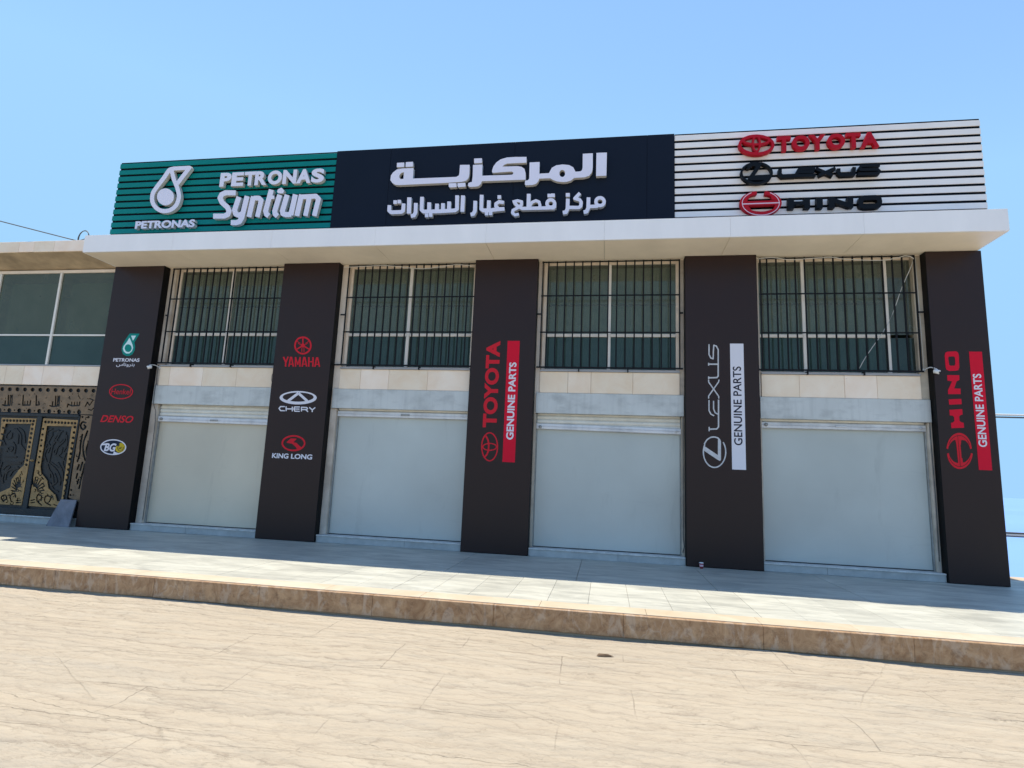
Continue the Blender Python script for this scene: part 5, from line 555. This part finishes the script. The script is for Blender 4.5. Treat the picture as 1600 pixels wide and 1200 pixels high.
for i, (a, b) in enumerate(BX):
    jl = [.155, .135, .085, .065][i]; jr = [.03, .03, .075, .125][i]; kl = [.135, .120, .040, .062][i]; kr = [.02, .02, .045, .055][i]
    # stone jambs either side, with masonry behind
    box('window_jamb', a, a + jl, .168, .40, 2.462, 5.29, 'frame' if i else 'jamb', B, .004); box('window_jamb', b - jr, b, .168, .40, 2.462, 5.29, 'jamb', B, .004)
    box('door_jamb', a, a + kl, .168, .40, .135, 2.46, 'jamb', B, .004); box('door_jamb', b - kr, b, .168, .40, .135, 2.46, 'jamb', B, .004)
    x0, x1 = a + jl, b - jr
    box('lintel', x0, x1, .40, .62, 2.47, 3.2, 'wall', B)
    js = [x0 + .001] + bandj[i] + [x1 - .001]
    if i == 0: js[0] = a + .10
    for k in range(len(js) - 1):
        box('cladding_stone', js[k] + .002, js[k + 1] - .002, .145 + random.uniform(-.002, .002), .395, 2.832, 3.218, 'stone', B, .003)
    box('window_sill', x0 + .002 if i else a + .1, x1 - .002, .118, .30, 3.222, 3.248, 'sill', B, .002)
    window(i); grille(i)
    box('shutter_box', a + .035, b - .012, .125, .39, 2.462, 2.828, 'galv', B, .003)
    x0, x1 = a + kl - .012, b - kr + .012
    s = shut[i]; sh = box('roller_shutter', x0 + .03, x1 - .03, .262, .268, s['rail'][0] + .02, 2.461, 'slat', B)
    sh['label'] = 'nearly rolled up shutter above the %s shop panel' % ordn[i]
    z = s['slat0']
    while z < 2.44:
        n = 8; V = []; F = []; za = z; zb = z + .072
        for (x) in (x0 + .032, x1 - .032):
            for k in range(n + 1):
                t = k / n; V.append((x, .258 - .020 * math.sin(math.pi * t) ** .7, za + (zb - za - .004) * t))
        for k in range(n): F.append((k, n + 1 + k, n + 2 + k, k + 1))
        mesh_obj('slat', V, F, 'slat', sh, origin=(x0, .25, z), smooth=True); z += .073
    zr0, zr1 = s['rail']; t = s['tilt']
    V = []; prof = [(.252, zr0), (.216, zr0 + .008), (.214, zr0 + .045), (.222, zr0 + .052), (.214, zr0 + .060), (.216, zr1 - .01), (.252, zr1)]
    for x, dz in ((x0 + .02, 0), (x1 - .02, t)): V += [(x, yy, zz + dz) for yy, zz in prof]
    m = len(prof); F = [(k, m + k, m + k + 1, k + 1) for k in range(m - 1)] + [tuple(range(m))[::-1], tuple(range(m, 2 * m)), (0, m - 1, 2 * m - 1, m)]
    mesh_obj('bottom_rail', V, F, 'galv2', sh, origin=(x0, .23, zr0))
    hx = [2.545, 6.464, 10.4, 13.995][i]; hz = (zr0 + zr1) / 2 + t * .5
    if i != 2: box('handle', hx - .085, hx + .085, .200, .2135, hz - .016, hz + .016, 'guide' if i != 3 else 'galv2', sh, .004)
    if i in (0, 2, 3): lathe('lock', [(.0001, -.03), (.028, -.03), (.030, 0)], ([x0 + .10, 0, x0 + .09, x0 + .09][i], .222, hz), 'guide', sh, 12, 'y')
    if i in (2, 3): lathe('lock', [(.0001, -.03), (.020, -.03), (.022, 0)], (x1 - .10, .222, hz + t * .4), 'galv2', sh, 12, 'y')
    # guides and the filmed glass shopfront
    for gx in (x0 + .013, x1 - .027): box('shutter_guide', gx, gx + .014, .232, .33, .136, 2.455, 'guide', B, .003)
    box('shop_panel', x0 + .031, x1 - .031, .275, .292, .148, 2.40, 'film1' if i == 0 else 'film2', B, .002)['label'] = 'large blank %s glass panel of the %s shopfront' % ('warm white' if i == 0 else 'pale grey blue', ordn[i])
    box('panel_frame', x0 + .029, x1 - .029, .262, .300, .134, .147, 'dark_in', B)
    # marble threshold in two or three pieces
    st = thing_part = box('threshold', a + .002, b - .002, .075, .90, .002, .112, 'wall', B)
    cuts = [a + .003, a + (b - a) * [.45, .62, .58, .36][i], b - .003]
    for k in range(2):
        box('riser_stone', cuts[k] + .002, cuts[k + 1] - .002, .050, .0745, .002, .112, 'step', st, .002)
        box('tread_stone', cuts[k] + .0015, cuts[k + 1] - .0015, .036, .90, .1125, .1335, 'steplip', st, .003)
# loose cabling on the facade
tube('conduit', [(1.20, .155, 3.25), (1.196, .15, 3.05), (1.215, .15, 2.86), (1.222, .12, 2.83), (1.235, .12, 2.46), (1.30, .155, 2.1), (1.322, .158, .2)], .006, 'wire', B, 6, 3)
tube('conduit', [(3.80, .13, 3.20), (3.74, .128, 3.10), (3.73, .13, 2.98), (3.79, .13, 2.86)], .004, 'wire', B, 6, 4)
tube('cable', [(5.05, .06, 5.22), (5.118, .06, 5.224), (5.493, .06, 5.234), (5.83, .06, 5.245), (6.133, .06, 5.223), (6.666, .06, 5.164), (7.151, .06, 5.221), (7.375, .06, 5.234), (7.70, .06, 5.196)], .006, 'wirew', B, 6, 4)
tube('cable', [(12.66, .05, 5.231), (12.952, .05, 5.259), (13.244, .05, 5.214), (13.593, .05, 5.233), (13.938, .05, 5.245), (14.107, .05, 5.21), (14.667, .05, 5.177), (14.947, .05, 5.219), (15.059, .05, 5.248), (15.166, .05, 5.214), (15.20, .12, 5.15), (15.02, .125, 4.739), (14.778, .13, 4.118), (14.42, .14, 3.56), (14.30, .15, 3.34)], .006, 'wirew', B, 6, 4)
tube('conduit', [(15.262, .15, 5.26), (15.262, .15, 4.7), (15.268, .15, 4.2), (15.272, .15, 3.3)], .007, 'wirew', B, 6)
tube('conduit', [(11.462, .15, 2.80), (11.46, .15, 2.2), (11.455, .15, .45), (11.47, .12, .30), (11.45, .15, .2)], .007, 'wire', B, 6)
tube('conduit', [(15.305, .15, 2.80), (15.30, .15, 2.2), (15.31, .15, 1.2), (15.30, .15, .3)], .006, 'wire', B, 6)
# printing on the pillars (thin vinyl, 1 mm thick)
def pr(key, name, y, mat, i): return traced(key, name, y, .0015, mat, PIL[i])
def pt(body, bb, mat, i, y=-.003, **k): return text(body, bb, y, .0015, mat, PIL[i], **k)
pr('p1_green', 'emblem', -.003, 'p_green', 0); pr('p1_white', 'emblem', -.005, 'p_ice', 0); pr('p1_disc', 'emblem', -.007, 'p_green', 0)
pt('PETRONAS', (.288, .889, 3.282, 3.354), 'p_white', 0, offset=.028); pt('\uFEB1\uFE8E\uFEE7\uFEED\uFEAE\uFE98\uFE91', (.378, .795, 3.172, 3.262), 'p_white', 0, offset=.012)
pr('p1_oval', 'oval_outline', -.003, 'p_red', 0); pt('Henkel', (.358, .792, 2.618, 2.728), 'p_red', 0, offset=.0)
pt('DENSO', (.204, .944, 2.052, 2.193), 'p_red', 0, offset=.022, shear=.28)
pr('p1_bgfill', 'emblem', -.003, 'p_navy', 0); pr('p1_bgring', 'emblem', -.005, 'p_white', 0); pr('p1_bgyellow', 'emblem', -.007, 'p_yellow', 0); pr('p1_bgdark', 'emblem', -.009, 'p_navy', 0)
pt('BG', (.390, .655, 1.480, 1.640), 'p_white', 0, y=-.008, offset=.035, shear=.2)
pr('p2_fork', 'emblem', -.003, 'p_red', 1); pr('p2_yam', 'lettering', -.003, 'p_red', 1)
pr('p2_oval', 'emblem', -.003, 'p_white', 1); pr('p2_cher', 'lettering', -.003, 'p_white', 1)
pr('p2_ring', 'emblem', -.003, 'p_red', 1); pt('KING', (3.994, 4.324, 1.478, 1.571), 'p_white', 1, offset=.03); pt('LONG', (4.378, 4.800, 1.478, 1.571), 'p_white', 1, offset=.03)
pt('TOYOTA', (7.989, 8.246, 2.168, 3.745), 'p_red', 2, rot=True, offset=.045); pr('p3_ovals', 'emblem', -.003, 'p_red', 2)
box('printed_bar', 8.376, 8.598, -.0030, -.0015, 1.569, 3.747, 'p_redbar', PIL[2]); pt('GENUINE PARTS', (8.424, 8.556, 1.963, 3.350), 'p_white', 2, y=-.005, rot=True, offset=.03)
pr('p4_lex', 'lettering', -.003, 'p_chrome', 3); pr('p4_em', 'emblem', -.003, 'p_chrome', 3)
box('printed_bar', 12.221, 12.439, -.0030, -.0015, 1.591, 3.715, 'p_white', PIL[3]); pt('GENUINE PARTS', (12.259, 12.393, 1.991, 3.319), 'p_dark', 3, y=-.005, rot=True, offset=.012)
pr('p5_hino', 'lettering', -.003, 'p_redbar', 4); pr('p5_em', 'emblem', -.003, 'p_red', 4)
box('printed_bar', 15.869, 16.054, -.0030, -.0015, 1.728, 3.602, 'p_redbar', PIL[4]); pt('GENUINE PARTS', (15.893, 16.014, 2.085, 3.242), 'p_white', 4, y=-.005, rot=True, offset=.02)

# ------------------------------------------------------------------ the three rooftop signs
YS = -.37; FS = -.45
def sign(name_label, x0, x1, slats, mat, lx=0, rx=0):
    s = thing('rooftop_sign', name_label, 'sign', (x0, -.3, 5.65))
    box('sign_backing', x0 + lx + .002, x1 - rx - .002, YS + .035, -.12, 5.66, 7.438, 'back' if slats else 'navy', s, .003)
    if slats:
        z = 7.405
        while z > 5.72:
            z0 = max(z - .101, 5.66); box('slat', x0, x1 - .001 - rx * .0, YS + .018, YS + .034, z0, z - .002, mat, s, .003); z -= .1437
    return s
S1 = sign('green slatted rooftop sign with white droplet emblem and white raised Latin lettering', .094, 4.905, True, 'green', .004)
S2 = sign('plain navy rooftop sign with two lines of white raised Arabic lettering', 4.912, 11.268, False, 'navy')
S3 = sign('white slatted rooftop sign with red and black emblems and lettering', 11.275, 16.117, True, 'wslat')
for j, x in enumerate((4.912, 6.02, 8.42, 10.80)):
    e = [6.018, 8.418, 10.798, 11.268][j]; box('sign_panel', x + .002, e - .0003, YS, YS + .034, 5.66, 7.430, 'navy', S2, .001)
LD = .075
traced('drop_emblem', 'emblem', FS, LD, 'letter', S1, 'letter_side')
for c, bb in zip('PETRONAS', ((2.520, 2.763), (2.773, 3.031), (3.047, 3.293), (3.276, 3.532), (3.553, 3.851), (3.870, 4.159), (4.163, 4.460), (4.467, 4.732))):
    text(c, (bb[0], bb[1], 6.745, 7.037), FS - random.uniform(0, .002), LD, 'letter', S1, 'letter', .05, side='letter_side')
text('PETRONAS', (.746, 2.080, 5.918, 6.080), FS + .01, LD, 'letter', S1, 'letter', .042, split=True, side='letter_side')
for c in 'Syntium': traced('syn_' + c, 'letter', FS - random.uniform(0, .002), LD, 'letter', S1, 'letter_side')
traced('heading', 'letter', FS, LD, 'letter', S2, 'letter_side'); traced('line2', 'letter', FS, LD, 'letter', S2, 'letter_side')
traced('em_ovals', 'emblem', FS, LD, 'red', S3)
for c, bb in zip('TOYOTA', ((12.959, 13.175), (13.196, 13.471), (13.467, 13.724), (13.751, 14.024), (14.046, 14.269), (14.264, 14.544))):
    text(c, (bb[0], bb[1], 6.962, 7.230), FS, LD, 'red', S3, 'letter', .05)
traced('em_L', 'emblem', FS, LD, 'black', S3)
for k in range(1, 6): traced('lx_%d' % k, 'letter', FS - k * .0007, LD, 'black', S3)
traced('em_H', 'emblem', FS, LD, 'red', S3); traced('em_H_line', 'emblem_line', FS - .003, .004, 'pinkline', S3)
for k in range(1, 5): traced('hn_%d' % k, 'letter', FS, LD + .01, 'black', S3)

# ------------------------------------------------------------------ the building next door
N = thing('neighbour_building', 'stone faced building at the left edge with raw concrete eave and tinted windows', 'building', (-5, 2, 0))
NX0 = -9.0
box('rear_wall', NX0, 0.0, 7.6, 7.8, 0, 5.4, 'wall', N); box('side_wall', NX0, NX0 + .2, .5, 7.6, 0, 5.4, 'wall', N); box('inner_wall', NX0 + .2, 0.0, 2.0, 2.1, .1, 5.3, 'wall', N)
box('upper_floor', NX0 + .2, 0.0, .42, 2.0, 2.85, 3.1, 'dark_in', N)
V = []
F = [(0, 1, 3, 2)]
nseg = 60; V = []; F = []
for j in range(5):
    for i in range(nseg + 1):
        x = NX0 + (-.012 - NX0) * i / nseg; t = j / 4; V.append((x, -.392 + t * .55, 5.49 - t * .19 + noise.fractal(Vector((x * 1.3, t * 3, 1)), 1, 2, 4) * .008))
for j in range(4):
    for i in range(nseg): k = j * (nseg + 1) + i; F.append((k, k + nseg + 1, k + nseg + 2, k + 1))
mesh_obj('eave_soffit', V, F, 'concrete', N, origin=(NX0, 0, 5.4))
box('roof_slab', NX0, -.012, -.385, 7.8, 5.52, 5.715, 'concrete', N)
nj = [NX0, -8.2, -7.4, -6.6, -5.8, -5.0, -4.2, -3.4, -2.75, -1.955, -1.59, -1.10, -.012]
for k in range(len(nj) - 1): box('eave_stone', nj[k] + .002, nj[k + 1] - .002, -.415 + random.uniform(-.002, .002), -.386, 5.492 + random.uniform(-.004, .004), 5.722, 'stone', N, .004)
box('masonry_pier', -.10, -.002, .20, .60, 0, 5.4, 'jamb', N)
my = [-8.9, -7.45, -5.95, -4.45, -2.93, -1.40, .0]
for k in range(0, 5):
    pass
fw = box('window_band', NX0, -.002, .105, .155, 5.222, 5.285, 'frame', N)
box('sill', NX0, -.002, .09, .30, 3.196, 3.222, 'sill', N, .002)
for k in range(len(my) - 1):
    wnd = box('window', my[k] + .028, my[k + 1] - .028, .108, .15, 3.842, 3.874, 'framew', N)
    if k: box('mullion', my[k] - .026, my[k] + .026, .100, .155, 3.224, 5.220, 'framew', N, .002)
    for (p0, p1) in ((3.226, 3.840), (3.876, 5.220)):
        mesh_obj('pane', [(my[k] + .027, .13, p0), (my[k + 1] - .027, .13, p0), (my[k + 1] - .027, .13, p1), (my[k] + .027, .13, p1)], [(0, 1, 2, 3)], 'glass_nb_lo' if p0 < 3.5 else 'glass_nb', wnd, origin=(my[k], .13, p0))
    box('blind', my[k] + .10, my[k + 1] - .10, .30, .31, 3.90, 5.05, 'shade', wnd)
box('lintel', NX0, -.002, .16, .42, 2.80, 3.19, 'wall', N)
bj = [NX0, -8, -7, -6, -5.2, -4.4, -3.6, -2.9, -2.351, -1.906, -1.438, -.704, -.003]
for k in range(len(bj) - 1): box('cladding_stone', bj[k] + .002, bj[k + 1] - .002, .10 + random.uniform(-.002, .002), .158, 2.795, 3.193, 'stone', N, .003)
# ornate iron door with gold cut plates
D = box('ornate_door', -2.62, -.02, .130, .16, .155, 2.785, 'door', N); D['label'] = 'dark iron double door covered in gold plates cut with leaves and Arabic lettering'
box('wall_infill', NX0, -2.63, .12, .40, .15, 2.79, 'stone', N)
traced('door_header', 'header_plate', .10, .012, 'gold2', D)
for kk in ('l', 'r'):
    traced('door_plate_' + kk, 'gold_plate', .10, .012, 'gold', D); traced('door_carving_' + kk, 'carving', .118, .012, 'carve', D)
traced('door_plate_s', 'side_plate', .101, .012, 'gold2', D)
box('door_stile', -1.375, -1.262, .085, .129, .28, 2.17, 'door', D, .006); box('door_stile', -.402, -.372, .085, .129, .18, 2.17, 'door', D, .004)
box('door_rail', -2.62, -.40, .08, .129, 2.135, 2.195, 'door', D, .005); box('door_rail', -2.62, -.06, .08, .129, .16, .285, 'door', D, .006)
lathe('door_handle', [(.0001, -.05), (.022, -.045), (.022, -.01), (.03, 0)], (-1.30, .085, 1.24), 'gold', D, 12, 'y')
th = box('threshold', NX0, -.003, .14, .6, .002, .125, 'wall', N)
for k in range(6): box('riser_stone', NX0 + k * 1.5 + .002, NX0 + (k + 1) * 1.5 - .004, .10, .139, .002, .125, 'step', th, .002); box('tread_stone', NX0 + k * 1.5 + .0015, NX0 + (k + 1) * 1.5 - .0045, .075, .60, .1255, .150, 'steplip', th, .003)
for x, h in ((-2.35, .10), (-1.78, .06), (-1.30, .08)): tube('rebar_stub', [(x, -.2, 5.70), (x + .01, -.2, 5.715 + h)], .012, 'wire', N, 6)

# ------------------------------------------------------------------ loose things
sl = mesh_obj('marble_offcut', [(-.545, -.105, .003), (-.020, -.125, .003), (-.090, .030, .505), (-.468, .048, .500), (-.545, -.080, .003), (-.020, -.098, .003), (-.090, .053, .510), (-.468, .071, .505)],
    [(0, 1, 2, 3), (7, 6, 5, 4), (0, 4, 5, 1), (1, 5, 6, 2), (2, 6, 7, 3), (3, 7, 4, 0)], 'marble', origin=(-.33, -.13, 0))
tag(sl, 'grey violet stone offcut leaning on the step beside the leftmost dark pillar', 'stone slab')
cup = thing('paper_cup', 'small dark red takeaway cup with white lid at the foot of the fourth dark pillar', 'cup', (11.700, -.130, 0))
lathe('cup_body', [(.0001, .002), (.024, .002), (.033, .082)], (11.700, -.130, 0), 'cupred', cup); lathe('lid', [(.0001, .083), (.036, .083), (.036, .090), (.031, .098), (.0001, .098)], (11.700, -.130, 0), 'plastic_w', cup)
lathe('label_patch', [(.0292, .030), (.0325, .062)], (11.700, -.131, 0), 'cuppink', cup)
def cctv(x, z, wx, wz, label, side):
    c = thing('security_camera', label, 'camera', (wx, .15, wz))
    lathe('mount', [(.0001, -.02), (.028, -.02), (.030, .0)], (wx, .168, wz), 'plastic_w', c, 12, 'y')
    tube('arm', [(wx, .15, wz), ((wx + x) / 2, .06, max(wz, z) + .03), (x, -.03, z + .045), (x + side * .01, -.045, z + .01)], .008, 'plastic_w', c, 8, 4)
    tube('body', [(x - side * .035, -.02, z + .012), (x - side * .034, -.022, z + .012), (x + side * .025, -.06, z - .012), (x + side * .026, -.061, z - .013)], [.020, .034, .034, .026], 'plastic_w', c, 14)
    tube('lens', [(x + side * .026, -.0612, z - .0132), (x + side * .029, -.064, z - .0145)], .018, 'bar', c, 12)
cctv(1.168, 3.170, 1.235, 3.20, 'white bullet security camera on the jamb beside the leftmost pillar', -1)
cctv(15.365, 3.262, 15.27, 3.32, 'white bullet security camera on a curved arm by the narrow right end pillar', 1)
# overhead wire reaching the next door roof, with its coiled slack
pts = []
for k in range(25):
    t = k / 24; x = -14 + (13.25) * t; pts.append((x, -.25 - (1 - t) * 1.2, 5.78 + .245 * (-.75 - x) * (1 if True else 0) - .25 * 4 * t * (1 - t) * .2))
w = tube('overhead_wire', pts, .011, 'wire', None, 6); tag(w, 'dark overhead wire sloping down to the left roof edge', 'wire')
loopp = []
for k in range(41):
    a = k / 40 * 4 * math.pi; loopp.append((-.60 + .13 * math.cos(a) + .05 * k / 40, -.28 + .02 * math.sin(a * .5), 5.83 + .17 * math.sin(a) - .04 * k / 40))
w = tube('coiled_wire', [(-.75, -.25, 5.775)] + loopp + [(-.42, -.3, 5.74), (-.36, -.32, 5.735)], .008, 'wire', None, 6, 2); tag(w, 'loops of slack wire tied up where the two roofs meet', 'wire')
br = box('wire_bracket', -.47, -.33, -.36, -.24, 5.724, 5.80, 'galv', None, .006); tag(br, 'small metal bracket under the looped wire at the roof corner', 'bracket')
for j, (z, r, mt, lab) in enumerate(((3.100, .020, 'plastic_w', 'pale upper line of the higher cable pair right of the end pillar'), (3.045, .016, 'wire', 'dark lower line of the higher cable pair right of the end pillar'),
                                (.590, .017, 'wire', 'dark upper line of the lower cable pair right of the end pillar'), (.555, .018, 'plastic_w', 'pale middle line of the lower cable group right of the end pillar'), (.520, .014, 'wire', 'dark lowest line of the lower cable group right of the end pillar'))):
    w = tube('roadside_cable', [(16.0, 4, z + .0), (19, 4, z), (24, 4, z + .01), (34, 4, z + .05)], r, mt, None, 8); tag(w, lab, 'cable', 'cables strung beyond the right end pillar')
lf = mesh_obj('dry_scrap', [(10.11, -4.47, RZ - .006), (10.19, -4.455, RZ + .009), (10.27, -4.445, RZ - .006), (10.21, -4.42, RZ + .004), (10.13, -4.43, RZ + .005), (10.18, -4.47, RZ - .010)], [(0, 1, 4), (1, 2, 3), (1, 3, 4), (0, 5, 1), (5, 2, 1)], 'brown', origin=(10.18, -4.44, RZ))
tag(lf, 'small brown scrap lying on the paving in front of the kerb', 'litter')
